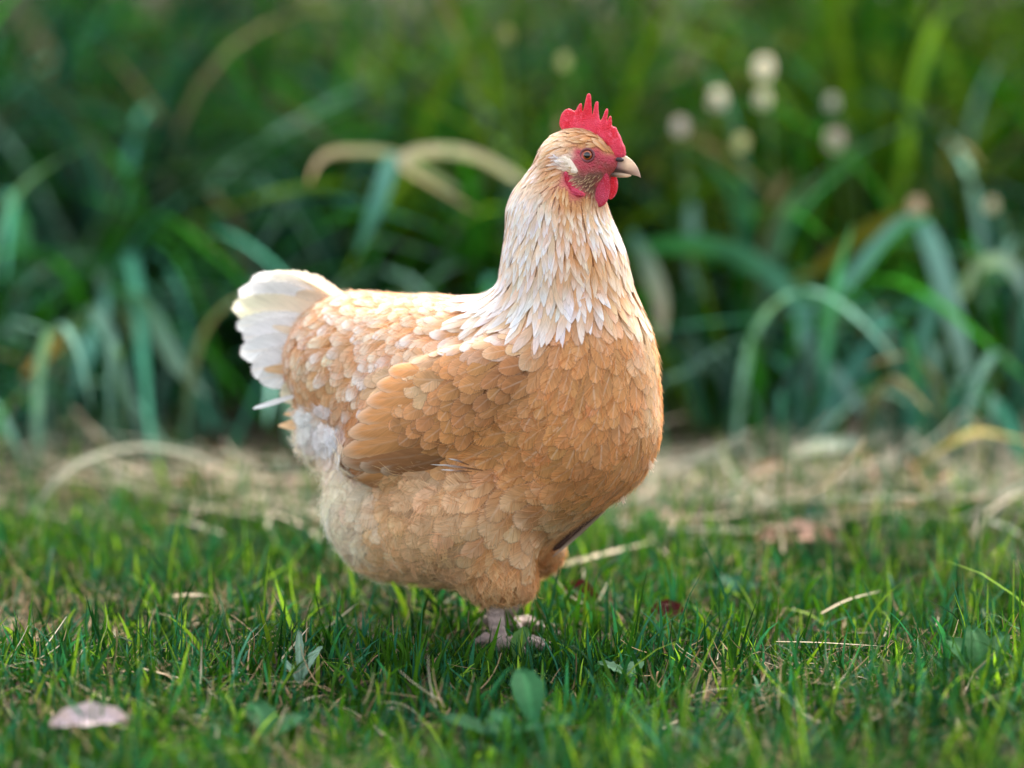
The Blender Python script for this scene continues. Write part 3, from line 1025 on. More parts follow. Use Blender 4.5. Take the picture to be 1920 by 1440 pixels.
inflate('wattle', [(p[0] + 1, p[1] + 2) for p in WAT2], 5.5, 12, COMB, hen, lat0=13, bow=lambda x, y: (y - 330) * .06, step=.9, smooth_it=2)
REDEAR = [(1058, 320), (1064, 322), (1067, 334), (1071, 346), (1080, 354), (1094, 360), (1098, 367), (1088, 370), (1074, 367), (1064, 356), (1059, 340)]
EARP = [(1041, 302), (1046, 294), (1055, 291), (1065, 294), (1072, 302), (1078, 313), (1083, 322), (1076, 328), (1064, 324), (1052, 318), (1043, 312)]
LOBE = m_plain('ear_lobe_skin', (.80, .66, .52), .7, .16, 900, .9, 0, .2)
NECKW = 46


def flank_lat(px, py):
    return float((trace(np.array([px]), np.array([py]))[0][0] - HO) @ HL / K)


for mir in (False, True):
    inflate('ear_fold', REDEAR, 5, 6, COMB, hen, lat0=flank_lat(1072., 350.) + 1, bow=lambda x, y: (1070 - x) * -.05, step=.9, smooth_it=2, mirror=mir)

for mir in (False, True):
    inflate('ear_lobe', EARP, 4.8, 10, LOBE, hen, lat0=flank_lat(1058., 306.) + 3, bow=lambda x, y: np.clip(x - 1062, 0, 40) * .22, step=.8, smooth_it=2, mirror=mir)

# beak
t = NT('beak_horn')
ca = t.attr('col'); pos = t.node('ShaderNodeTexCoord', out=3)
n_ = t.noise(pos, 300.0, 3.0)
f_ = t.math('ADD', .85, t.math('MULTIPLY', n_, .3))
BEAK = t.surf(t.node('ShaderNodeBsdfPrincipled', {'Base Color': t.mix(1.0, ca, t.node('ShaderNodeCombineColor', {0: f_, 1: f_, 2: f_}), 'MULTIPLY'), 'Roughness': .38,
                                                  'Normal': t.bump(n_, .25, .0004)}))
UPPER = [(1118, 324), (1132, 317), (1146, 306), (1152, 294), (1160, 289), (1172, 291), (1183, 298), (1192, 308), (1198, 318), (1201, 328), (1202, 333), (1203, 335), (1200, 333), (1194, 330), (1180, 327), (1162, 324), (1142, 322)]
LOWER = [(1124, 320), (1142, 320), (1162, 322), (1180, 326), (1186, 330), (1176, 333), (1160, 333), (1142, 331), (1128, 328)]


def mandible(name, poly, wid, cols):
    o = inflate(name, poly, 14, 15, BEAK, hen, step=.8, smooth_it=1, extra=wid)
    me = o.data
    co = np.empty(len(me.vertices) * 3, np.float32); me.vertices.foreach_get('co', co); co = co.reshape(-1, 3) + ROOT
    rel = co - CAMP
    dep = rel @ CF
    px = 960 + FPX * (rel @ CR) / dep; py = 720 - FPX * (rel @ CU) / dep
    px = px + ((co - HO) @ HL) * math.sin(YAW) / K * 0
    c = cols(px, py)
    a = me.attributes.new('col', 'FLOAT_COLOR', 'POINT')
    a.data.foreach_set('color', np.concatenate([c, np.ones((len(c), 1))], 1).astype(np.float32).ravel())
    return o


def mixc(a, b, f):
    return np.atleast_2d(a) * (1 - f[:, None]) + np.atleast_2d(b) * f[:, None]


HORN, DHORN, CERE = np.array([.80, .52, .32]), np.array([.050, .030, .022]), np.array([.16, .06, .085])
up = mandible('beak', UPPER, lambda x, y: np.clip((1204 - x) / 66, .10, 1.0) * .85,
              lambda x, y: mixc(mixc(CERE, HORN, np.clip((x - 1156) / 20, 0, 1) * np.clip(1.3 - (y - 300) / 26, .45, 1)), DHORN, np.clip((y - (309 + (x - 1140) * .24)) / 5, 0, 1) * np.clip((1194 - x) / 24, 0, 1) * .92))
lowb = mandible('lower_beak', LOWER, lambda x, y: np.clip((1192 - x) / 55, .12, 1.0) * .8,
                lambda x, y: mixc(DHORN * 1.6, HORN * .8, np.clip((x - 1150) / 25, 0, 1)))
lowb.parent = up
DARK = m_plain('nostril_dark', (.035, .018, .022), .45, .2, 400, .2)
for mir in (False, True):
    inflate('nostril', [(1153, 299), (1158, 294), (1167, 296), (1171, 300), (1166, 304), (1157, 303)], 3, 4, DARK, up, lat0=-12, step=.6, smooth_it=2, mirror=mir)


# eyes
def sphere(name, c, r, mat, parent, ax, squash=1.0, n=24, cap=None, ring=None):
    """ball (or a cap of it) with its pole along ax"""
    ax = unit(np.asarray(ax)); s = unit(np.cross(ax, HU)); u = np.cross(s, ax)
    th = np.linspace(1e-3, cap or math.pi - 1e-3, n); ph = np.linspace(0, 2 * math.pi, 40, endpoint=False)
    V = []
    for a in th:
        for b in ph:
            V.append(c + r * (ax * math.cos(a) * squash + (s * math.cos(b) + u * math.sin(b)) * math.sin(a)))
    f = [(i * 40 + j, i * 40 + (j + 1) % 40, (i + 1) * 40 + (j + 1) % 40, (i + 1) * 40 + j) for i in range(n - 1) for j in range(40)]
    return mesh_obj(name, np.array(V), np.array(f)[:, ::-1], mat, parent, ROOT)


def torus(name, c, R, r, ax, mat, parent, ex=1.0):
    ax = unit(np.asarray(ax)); s = unit(np.cross(ax, HU)); u = np.cross(s, ax)
    V = []; A, B = 40, 12
    for i in range(A):
        a = 2 * math.pi * i / A; d = s * math.cos(a) * ex + u * math.sin(a)
        for j in range(B):
            b = 2 * math.pi * j / B
            V.append(c + d * (R + r * math.cos(b)) + ax * r * math.sin(b))
    f = [(i * B + j, ((i + 1) % A) * B + j, ((i + 1) % A) * B + (j + 1) % B, i * B + (j + 1) % B) for i in range(A) for j in range(B)]
    return mesh_obj(name, np.array(V), np.array(f), mat, parent, ROOT)


EYEB = m_plain('eye_dark', (.012, .006, .005), .08, .1, 300, 0, 1.0)
IRIS = m_plain('iris', (.30, .060, .010), .15, .5, 1500, 0.0, .5)
PUP = m_plain('pupil', (.004, .003, .003), .04, .0, 100, 0, .45)
LID = m_plain('eyelid', (.14, .03, .035), .45, .3, 500, .4)
e0 = trace(np.array([1101.0]), np.array([291.0]))[0][0]
en = grad(e0[None])[0]
for sgn in (-1, 1):
    c, n_ = e0, en
    if sgn > 0:
        c = mirror_pt(e0[None])[0]; n_ = en - 2 * (en @ HL) * HL
    n_ = unit(n_ * .7 + sgn * HL * .3)
    ec = c - n_ * 7.5 * K
    eye = sphere('eye', ec, 11.5 * K, EYEB, hen, n_)
    sphere('iris', ec, 11.72 * K, IRIS, eye, n_, cap=.83, n=12)
    sphere('pupil', ec, 11.95 * K, PUP, eye, n_, cap=.50, n=8)
    torus('eyelid', c - n_ * 0.6 * K, 11.2 * K, 2.2 * K, n_, LID, eye, 1.08)

# ================================================================== LAWN
def vnoise(x, y, sc, seed=0):
    r = np.random.default_rng(seed)
    o = np.zeros_like(x)
    for k in range(7):
        a = r.uniform(0, 6.28); f = sc * r.uniform(.5, 1.9)
        o += np.sin((x * math.cos(a) + y * math.sin(a)) * f + r.uniform(0, 6.28))
    return o / 7 * 1.6                         # roughly -1..1


def blades(x, y, z, H, W, az, lean, curl, c0, c1, nseg=4, twist=None, prof=None):
    """ribbon blades: base (x,y,z), length H, width W, heading az, lean from upright, curl adds to the lean towards the tip"""
    N = len(x)
    p = np.stack([x, y, z], -1)
    hd = np.stack([np.cos(az), np.sin(az), np.zeros(N)], -1)
    fa = az + (np.pi / 2 if twist is None else twist)
    s = np.stack([np.cos(fa), np.sin(fa), np.zeros(N)], -1)
    V = np.empty((N, nseg + 1, 2, 3)); C = np.empty((N, nseg + 1, 2, 3)); U = np.empty((N, nseg + 1, 2, 2))
    prof = prof or (lambda t: (1 - t ** 2.2) * (.75 + .25 * min(1, t * 3)) + .06)
    for i in range(nseg + 1):
        t = i / nseg
        if i:
            a = lean + curl * (t ** 1.3)
            p = p + (hd * np.sin(a)[:, None] + np.array([0, 0, 1]) * np.cos(a)[:, None]) * (H / nseg)[:, None]
        w = (W / 2 * prof(t))[:, None]
        V[:, i, 0] = p - s * w; V[:, i, 1] = p + s * w
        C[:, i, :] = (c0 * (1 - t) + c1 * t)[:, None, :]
        U[:, i, 0] = (0, t); U[:, i, 1] = (1, t)
    b = (np.arange(N) * (nseg + 1) * 2)[:, None]
    f = np.concatenate([b + np.array([2 * i, 2 * i + 1, 2 * i + 3, 2 * i + 2]) for i in range(nseg)])
    return V.reshape(-1, 3), f, U.reshape(-1, 2), C.reshape(-1, 3)


def scatter(n, x0, x1, y0, y1, dens):
    x = rng.uniform(x0, x1, n); y = rng.uniform(y0, y1, n)
    k = rng.random(n) < dens(x, y)
    return x[k], y[k]


LAWN_EDGE = lambda x: .50 + .10 * vnoise(x, x * 0, 5.0, 3) + .10 * np.clip(x, -.3, .6)


def lawn_density(x, y):
    half = (y + 2.4) * .175 + .12
    d = np.clip(1.15 - np.clip(np.abs(x) - half, 0, 1) * 4, .25, 1)
    d = d * np.clip(1.0 - (y - LAWN_EDGE(x)) / .35, .13, 1)
    d = d * np.clip(.78 + .45 * vnoise(x, y, 14, 5) + .25 * vnoise(x, y, 40, 6), .18, 1)
    return d


def lawn_cols(x, y, n):
    m = np.clip(.5 + .5 * vnoise(x, y, 12, 8) + rng.normal(0, .33, n), 0, 1)[:, None]
    a = np.array([.004, .028, .005]); b = np.array([.036, .105, .007]); c = np.array([.014, .082, .044])
    col = a * (1 - m) + b * m
    k = rng.random(n)
    col[k < .30] = c * rng.uniform(.6, 1.6, (int((k < .30).sum()), 1))
    yl = k > .90
    col[yl] = np.array([.17, .29, .025]) * rng.uniform(.5, 1.2, (int(yl.sum()), 1))
    return col * rng.uniform(.55, 1.45, (n, 1))


x, y = scatter(105000, -1.15, 1.15, -.75, 1.0, lawn_density)
n = len(x)
Hb = rng.gamma(3.6, .0086, n) * np.clip(.9 + .35 * vnoise(x, y, 10, 9) + np.clip(x - .15, -.2, .3) * .5, .5, 1.5) + .008
# trodden round the hen's feet
fd_ = np.minimum(np.hypot(x - S(940, 1225, -78)[0] - .01, y - S(940, 1225, -78)[1]), 9)
Hb *= np.clip(.7 + fd_ / .2, .7, 1)
c = lawn_cols(x, y, n)
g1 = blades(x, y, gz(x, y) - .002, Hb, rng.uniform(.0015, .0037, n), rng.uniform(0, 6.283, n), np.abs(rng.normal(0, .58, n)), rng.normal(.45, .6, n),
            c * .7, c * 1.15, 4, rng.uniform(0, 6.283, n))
# taller grass standing round the hen's feet
fx, fy = S(940, 1225, -78)[:2]
x = fx + rng.normal(.03, .05, 1300); y = fy + rng.normal(-.045, .022, 1300); n = len(x); c = lawn_cols(x, y, n)
g3 = blades(x, y, gz(x, y) - .002, rng.uniform(.012, .038, n), rng.uniform(.0014, .0028, n), rng.uniform(0, 6.283, n), np.abs(rng.normal(0, .3, n)), rng.normal(.4, .5, n),
            c * .7, c * 1.15, 4, rng.uniform(0, 6.283, n))
g1 = (np.concatenate([g1[0], g3[0]]), np.concatenate([g1[1], g3[1] + len(g1[0])]), np.concatenate([g1[2], g3[2]]), np.concatenate([g1[3], g3[3]]))
# broader coarse blades
x, y = scatter(13000, -1.1, 1.1, -.75, .95, lawn_density)
n = len(x); c = lawn_cols(x, y, n) * np.array([1.15, 1.12, .9])
g2 = blades(x, y, gz(x, y) - .002, rng.uniform(.025, .062, n), rng.uniform(.003, .0052, n), rng.uniform(0, 6.283, n), np.abs(rng.normal(.2, .4, n)),
            rng.normal(.6, .5, n), c * .85, c * 1.1, 6, rng.uniform(0, 6.283, n))
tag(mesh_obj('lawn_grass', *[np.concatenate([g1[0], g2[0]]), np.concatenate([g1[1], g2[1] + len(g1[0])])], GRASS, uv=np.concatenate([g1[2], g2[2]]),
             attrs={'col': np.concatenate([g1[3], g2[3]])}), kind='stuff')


# dry thatch between the blades and the straw litter at the lawn's far edge
def thatch_density(x, y):
    half = (y + 2.4) * .175 + .15
    d = np.clip(1.15 - np.clip(np.abs(x) - half, 0, 1) * 4, .25, 1)
    return d * np.clip(.35 + .45 * vnoise(x, y, 11, 21) + .25 * vnoise(x, y, 30, 22), .04, 1)


x, y = scatter(38000, -1.1, 1.1, -.75, .7, thatch_density)
n = len(x)
k = rng.random((n, 1))
c = np.where(k < .6, np.array([.24, .165, .09]), np.where(k < .85, np.array([.17, .105, .055]), np.array([.42, .36, .26]))) * rng.uniform(.6, 1.25, (n, 1))
a = blades(x, y, gz(x, y) + rng.uniform(0, .020, n), rng.uniform(.012, .045, n), rng.uniform(.0008, .0019, n), rng.uniform(0, 6.283, n), rng.uniform(.9, 1.75, n),
           rng.normal(.0, .7, n), c, c, 4, None, lambda t: 1 - .6 * t)
tag(mesh_obj('thatch', a[0], a[1], STRAW, uv=a[2], attrs={'col': a[3]}), kind='stuff')


def litter_density(x, y):
    e = LAWN_EDGE(x)
    return np.clip(1 - np.abs(y - e - .20) / (.26 + .10 * np.clip(x * 2, 0, 1)), 0, 1) ** .8 * np.clip(.62 + .5 * vnoise(x, y, 6, 31) + .8 * np.clip(x, -.5, .4), .06, 1)


x, y = scatter(15000, -1.3, 1.3, .2, 1.25, litter_density)
n = len(x)
k = rng.random((n, 1))
c = np.where(k < .55, np.array([.40, .335, .25]), np.where(k < .8, np.array([.20, .155, .11]), np.where(k < .93, np.array([.36, .40, .31]), np.array([.33, .16, .09])))) * rng.uniform(.6, 1.3, (n, 1))
az = np.where(rng.random(n) < .6, rng.normal(0, .5, n), rng.uniform(0, 6.283, n)) + np.pi * (rng.random(n) < .5)
a = blades(x, y, gz(x, y) + rng.uniform(.002, .028, n), rng.gamma(3., .03, n) + .03, rng.uniform(0.0014, .0058, n), az, rng.uniform(1.42, 1.64, n), rng.normal(.05, .3, n),
           c, c * 1.05, 6, None, lambda t: .6 + .4 * math.sin(t * 3.14))
# heavier stalks, most of them to the right
x, y = scatter(2600, -.9, 1.2, .3, 1.1, lambda x, y: litter_density(x, y) * np.clip(.35 + 1.6 * x, .1, 1))
n = len(x)
c = np.where(rng.random((n, 1)) < .7, np.array([.46, .39, .29]), np.array([.33, .36, .28])) * rng.uniform(.6, 1.25, (n, 1))
h = blades(x, y, gz(x, y) + rng.uniform(.006, .03, n), rng.uniform(.05, .15, n), rng.uniform(.002, .0052, n), rng.normal(0, .55, n) + np.pi * (rng.random(n) < .5),
           rng.uniform(1.3, 1.7, n), rng.normal(0, .5, n), c, c, 6, None, lambda t: .6 + .4 * math.sin(t * 3.14))
tag(mesh_obj('straw_litter', np.concatenate([a[0], h[0]]), np.concatenate([a[1], h[1] + len(a[0])]), STRAW, uv=np.concatenate([a[2], h[2]]),
             attrs={'col': np.concatenate([a[3], h[3]])}), kind='stuff')


# ================================================================== STRAP-LEAVED PLANTS BEHIND
def strap(P, W, c0, c1, fold=.35, nrm=None):
    """one strap leaf along the smooth curve through P (n,3): three columns, creased along the midrib"""
    P = np.asarray(P, float)
    m = 14
    tt = np.linspace(0, len(P) - 1, m)
    i = np.clip(tt.astype(int), 0, len(P) - 2); f = (tt - i)[:, None]
    p0, p1, p2, p3 = P[np.maximum(i - 1, 0)], P[i], P[i + 1], P[np.minimum(i + 2, len(P) - 1)]
    c = .5 * (2 * p1 + (p2 - p0) * f + (2 * p0 - 5 * p1 + 4 * p2 - p3) * f * f + (3 * p1 - p0 - 3 * p2 + p3) * f ** 3)
    d = unit(np.gradient(c, axis=0))
    ref = np.array([0, 1.0, .25]) if nrm is None else np.asarray(nrm, float)
    s = unit(np.cross(d, ref)); n = np.cross(s, d)
    u = np.linspace(0, 1, m)
    w = (W / 2 * np.clip(1 - np.clip(u - .35, 0, 1) ** 1.8 * 2.1, .04, 1) * (.7 + .3 * np.clip(u * 4, 0, 1)))[:, None]
    V = np.stack([c - s * w + n * w * fold, c, c + s * w + n * w * fold], 1).reshape(-1, 3)
    b = np.arange(m - 1)[:, None] * 3
    F_ = np.concatenate([b + np.array([0, 1, 4, 3]), b + np.array([1, 2, 5, 4])])
    U = np.stack([np.tile([0, .5, 1], m), np.repeat(u, 3)], -1)
    C = np.repeat(c0 * (1 - u[:, None]) + c1 * u[:, None], 3, 0)
    return V, F_, U, C


def cat(parts):
    off = 0; f = []
    for p in parts:
        f.append(p[1] + off); off += len(p[0])
    return np.concatenate([p[0] for p in parts]), np.concatenate(f), np.concatenate([p[2] for p in parts]), np.concatenate([p[3] for p in parts])


def leaf_colour(r, blue=.45):
    k = r.random()
    if k < blue * .3: c = np.array([.085, .165, .125])
    elif k < blue: c = np.array([.024, .092, .058])
    elif k < blue + .38: c = np.array([.022, .120, .010])
    elif k < .97: c = np.array([.085, .165, .012])
    else: c = np.array([.13, .11, .05])
    return c * r.choice([.35, .6, 1.0, 1.5], p=[.34, .28, .24, .14]) * r.uniform(.8, 1.2)


def clump_leaves(r, x, y, n, Lr, Wr, spread=.05, droop=1.0, blue=.45, heading=None, tone=1.0):
    out = []
    for _ in range(n):
        az = r.uniform(0, 2 * math.pi) if heading is None else r.normal(heading[0], heading[1])
        L = r.uniform(*Lr); W = r.uniform(*Wr)
        a = abs(r.normal(.22, .18)); bend = r.uniform(.9, 2.5) * droop; kink = r.uniform(.35, .7)
        p = np.array([x + r.normal(0, spread), y + r.normal(0, spread), 0.0])
        h = np.array([math.cos(az), math.sin(az), 0])
        pts = [p]
        ns = 9
        for i in range(ns):
            t = (i + 1) / ns
            aa = a + bend / (1 + math.exp(-(t - kink) * 9))
            p = p + (h * math.sin(aa) + HU * math.cos(aa)) * L / ns
            if p[2] < .012: p[2] = .012 + r.uniform(0, .01)
            pts.append(p)
        c = leaf_colour(r, blue) * tone
        c1 = c * r.uniform(.9, 1.25) if r.random() > .05 else np.array([.15, .12, .06]) * tone
        out.append(strap(pts, W, c, c1, nrm=h * .8 + HU * .3))
    return out


def plant(x, y, n, label, Lr=(.35, .75), Wr=(.010, .021), seed=0, blue=.45, droop=1.0, spread=.05, extra=None, group=None, tone=1.25):
    r = np.random.default_rng(seed)
    parts = clump_leaves(r, x, y, n, Lr, Wr, spread, droop, blue, tone=tone)
    root = empty('strap_leaf_plant', (x, y, 0))
    tag(root, label, 'plant', group)
    V, f, U, C = cat(parts)
    mesh_obj('foliage', V, f, STRAP, root, (x, y, 0), uv=U, attrs={'col': C})
    for e in (extra or []):
        nm, pix, W, c0, c1 = e
        P = np.array([at(q[0], q[1], q[2]) for q in pix])
        V, f, U, C = strap(P, W, np.array(c0), np.array(c1), .25)
        mesh_obj(nm, V, f, STRAP, root, (x, y, 0), uv=U, attrs={'col': C})
    return root


TEAL = (.095, .235, .185); TEALD = (.035, .13, .092); GREY = (.21, .30, .265); TANL = (.30, .24, .16); OCH = (.09, .085, .012); GRN = (.025, .14, .04)  # pale tones hold the leaf colour plus a painted bluish sheen
# front row
plant(.60, 1.12, 34, 'strap-leaved plant right of the hen with pale blue-green leaves bent to the ground', seed=41, Lr=(.3, .62), extra=[
    ('leaf', [(1725, 412, 1.05), (1690, 425, 1.02), (1640, 472, .98), (1585, 535, .95), (1540, 590, .93)], .022, TEAL, TEAL),
    ('leaf', [(1725, 415, 1.06), (1755, 480, 1.0), (1790, 600, .95), (1812, 700, .93), (1822, 790, .92)], .024, TEAL, GREY),
    ('leaf', [(1700, 400, 1.1), (1620, 440, 1.06), (1540, 500, 1.02), (1480, 530, 1.0)], .022, OCH, OCH),
    ('leaf', [(1770, 520, 1.0), (1740, 610, .97), (1722, 700, .95), (1712, 800, .93)], .019, TEAL, TEALD),
    ('leaf', [(1640, 585, .96), (1668, 640, .94), (1692, 720, .92), (1705, 800, .9), (1715, 870, .88)], .019, TEAL, TEALD)])
plant(.28, 1.18, 36, 'strap-leaved plant close behind the hen with long arching leaves crossing above bare soil', seed=42, Lr=(.35, .65), extra=[
    ('leaf', [(1200, 470, 1.2), (1300, 460, 1.15), (1400, 485, 1.08), (1480, 555, 1.0), (1520, 640, .96), (1500, 680, .95)], .026, GRN, TEAL),
    ('leaf', [(1330, 460, 1.15), (1470, 530, 1.05), (1600, 590, .98), (1665, 610, .95)], .022, GRN, TEAL),
    ('leaf', [(1665, 600, .97), (1600, 700, .93), (1545, 790, .9), (1490, 850, .88)], .021, TEALD, TEAL),
    ('leaf', [(1520, 570, .99), (1510, 640, .96), (1560, 700, .93), (1610, 760, .91), (1650, 820, .9)], .018, TEAL, GREY),
    ('leaf', [(1180, 440, 1.1), (1215, 500, 1.02), (1240, 570, .98), (1240, 640, .96)], .022, TEALD, TANL)])
plant(.95, 1.15, 30, 'strap-leaved plant at the right border with thin pale drooping leaves', seed=43, Lr=(.3, .6), extra=[
    ('leaf', [(1800, 560, 1.05), (1840, 500, 1.0), (1890, 495, .97), (1930, 560, .95), (1950, 640, .95)], .018, GREY, GREY)])
plant(-.60, 1.15, 40, 'strap-leaved plant left of the hen with one orange-tipped leaf', seed=44, Lr=(.25, .5), blue=.6, extra=[
    ('leaf', [(190, 560, 1.1), (150, 610, 1.0), (95, 655, .95), (40, 710, .92)], .022, GRN, (.42, .20, .04)),
    ('leaf', [(200, 540, 1.1), (270, 580, 1.0), (330, 680, .95), (390, 745, .93)], .024, GRN, GREY),
    ('leaf', [(195, 545, 1.1), (180, 620, 1.0), (150, 700, .95), (130, 760, .93)], .021, TEAL, TEALD),
    ('leaf', [(200, 560, 1.1), (250, 620, 1.02), (262, 650, 1.0)], .02, GRN, TANL)])
plant(-.93, 1.2, 32, 'strap-leaved plant at the left border with dusky blue-green leaves', seed=45, Lr=(.3, .55), blue=.7)
plant(-.26, 1.22, 38, 'strap-leaved plant behind the hen tail with pale greyish leaves', seed=46, Lr=(.3, .55), blue=.6, extra=[
    ('bent_leaf', [(860, 360, 1.10), (750, 294, 1.02), (665, 283, .99), (612, 290, .97), (588, 318, .96), (580, 345, .96)], .010, (.20, .27, .20), (.50, .31, .22)),
    ('bent_leaf', [(985, 345, 1.12), (905, 297, 1.06), (835, 283, 1.02), (775, 288, 1.0), (752, 308, .99), (800, 340, 1.0), (900, 400, 1.05)], .014, (.44, .42, .35), (.40, .30, .22)),
    ('leaf', [(738, 288, 1.01), (718, 350, .97), (697, 410, .95), (668, 480, .94)], .020, TEAL, TEALD)])
plant(.02, 1.30, 34, 'strap-leaved plant hidden mostly behind the hen neck', seed=47, Lr=(.35, .62))

# low tufts that break the edge of the bed
for (x_, y_, n_l, sd_, lab) in ((-.74, .93, 26, 61, 'low drooping tuft of strap leaves at the lawn edge far left'), (-.40, .99, 24, 62, 'low greyish tuft of strap leaves left of the hen tail'),
                                (.33, .97, 22, 63, 'low tuft of strap leaves just right of the hen breast'), (.66, .88, 26, 64, 'low drooping tuft of strap leaves under the bent blue-green leaves'),
                                (.86, .98, 20, 65, 'low tuft of strap leaves beside the yellow dead stalk'),
                                (-.56, .86, 22, 66, 'low pale tuft of strap leaves in front of the orange-tipped plant'), (.50, .93, 22, 67, 'low pale tuft of strap leaves behind the blue-grey collapsed leaf')):
    plant(x_, y_, n_l, lab, seed=sd_, Lr=(.18, .42), Wr=(.007, .016), blue=.9, droop=1.2, tone=1.7, spread=.07)
# taller clumps standing out of the thicket
plant(-.50, 1.42, 46, 'tall pale blue-green strap-leaved clump behind the orange-tipped plant', seed=51, Lr=(.5, .78), blue=.85, tone=1.5, droop=1.15)
plant(-.82, 1.62, 40, 'tall green strap-leaved clump with hanging leaves in the upper left corner', seed=52, Lr=(.6, .9), blue=.55, tone=1.1)
plant(.08, 1.62, 44, 'tall yellow-green strap-leaved clump rising behind the hen head', seed=53, Lr=(.6, .9), blue=.3, tone=.9)
plant(.52, 1.52, 46, 'tall bright green strap-leaved clump behind the pale withered flowers', seed=54, Lr=(.55, .85), blue=.2, tone=.8)
plant(.92, 1.66, 40, 'tall dull green strap-leaved clump in the upper right corner', seed=55, Lr=(.6, .95), blue=.3, tone=1.1)

# the thicket further back
r = np.random.default_rng(77)
parts = []
for row, (yy, Lr, cnt, sx) in enumerate(((1.55, (.4, .75), 11, 1.5), (1.95, (.5, .85), 12, 1.8), (2.4, (.55, .95), 13, 2.2), (3.0, (.65, 1.1), 13, 2.7), (3.7, (.8, 1.25), 13, 3.2), (4.5, (1.1, 1.7), 13, 3.8))):
    for k in range(cnt):
        xx = -sx + 2 * sx * (k + .5 + r.uniform(-.35, .35)) / cnt
        parts += clump_leaves(r, xx, yy + r.uniform(-.12, .12), 70, Lr, (.010, .024), .09, r.uniform(.75, 1.15), .15 if xx > -.1 else .6, tone=.66 if xx > -.1 else .56)
V, f, U, C = cat(parts)
tag(mesh_obj('strap_leaf_thicket', V, f, STRAP, uv=U, attrs={'col': C}), kind='stuff')

# pale withered flowers among the leaves
PETAL = leafy('withered_petal', .6, .35, .3, 300.0, .1, (1, .95, .85))
STEM = m_plain('flower_stem', (.06, .12, .03), .5, .3, 100)


def flower(px, py, Y, size, col, label):
    c = at(px, py, Y)
    r = np.random.default_rng(int(px * 7 + py))
    base = np.array([c[0] + r.uniform(-.05, .05), c[1] + r.uniform(.02, .1), 0])
    root = empty('withered_flower', base)
    tag(root, label, 'flower', 'pale withered flowers in the leaves')
    ps = []
    for k in range(6):
        a = k * math.pi / 3 + r.uniform(-.2, .2); d = np.array([math.cos(a), math.sin(a) * .8, 0])
        pts = [c + HU * size * .55, c + d * size * .30 + HU * size * .25, c + d * size * .42 - HU * size * .25, c + d * size * .22 - HU * size * .6]
        cc = np.array(col) * r.uniform(.85, 1.1)
        ps.append(strap(pts, size * .62, cc, cc, .1, nrm=d))
    V, f, U, C = cat(ps)
    mesh_obj('petals', V, f, PETAL, root, base, uv=U, attrs={'col': C})
    ts = np.linspace(0, 1, 10)[:, None]
    cen = base * (1 - ts) + (c + HU * size * .55) * ts + np.array([.02, 0, .03]) * np.sin(ts * 3.14)
    ang = np.linspace(0, 2 * math.pi, 7)[:-1]
    V = (cen[:, None] + .0016 * np.stack([np.cos(ang), np.sin(ang), ang * 0], -1)[None]).reshape(-1, 3)
    f = [(i * 6 + j, i * 6 + (j + 1) % 6, i * 6 + 6 + (j + 1) % 6, i * 6 + 6 + j) for i in range(9) for j in range(6)]
    mesh_obj('stem', V, np.array(f), STEM, root, base)


FLC, FLG = (.80, .76, .62), (.66, .66, .34)
for a in ((1432, 128, 1.24, 0.025, FLC, 'topmost of the pale withered flowers, a long cream bell above the others'),
          (1430, 186, 1.24, 0.019, FLC, 'round cream flower directly under the topmost bell flower'),
          (1345, 186, 1.24, 0.022, FLC, 'broad cream flower left of the two stacked flowers'),
          (1275, 238, 1.24, 0.020, (.66, .60, .54), 'pinkish pale flower nearest to the hen comb on its right'),
          (1390, 268, 1.24, 0.018, FLG, 'yellow-green faded flower lowest of the middle cluster'),
          (1560, 192, 1.24, 0.016, (.58, .58, .50), 'grey-white flower head on top of the hanging pale flower'),
          (1564, 262, 1.24, 0.024, (.66, .56, .50), 'long pinkish flower hanging below the grey-white flower head'),
          (1718, 388, 1.10, 0.020, (.60, .47, .32), 'tan faded flower at the crown of the blue-green plant'),
          (1860, 385, 1.10, 0.015, (.62, .58, .40), 'small cream flower furthest right in the leaves'),
          (1056, 116, 1.24, 0.015, (.50, .52, .25), 'dim yellowish flower above the hen comb'),
          (950, 66, 1.24, 0.016, (.48, .48, .20), 'yellow-green flower at the top edge of the leaves')):
    flower(*a)


# ================================================================== SINGLE THINGS ON THE LAWN
def leaf_sheet(poly_w, L, nseg=10, ncol=7):
    """flat oval leaf along +x of length L: poly_w(t) half width"""
    t = np.linspace(0, 1, nseg + 1); u = np.linspace(-1, 1, ncol)
    T, Uu = np.meshgrid(t, u, indexing='ij')
    Wd = poly_w(T)
    return T * L, Uu * Wd, T, Uu


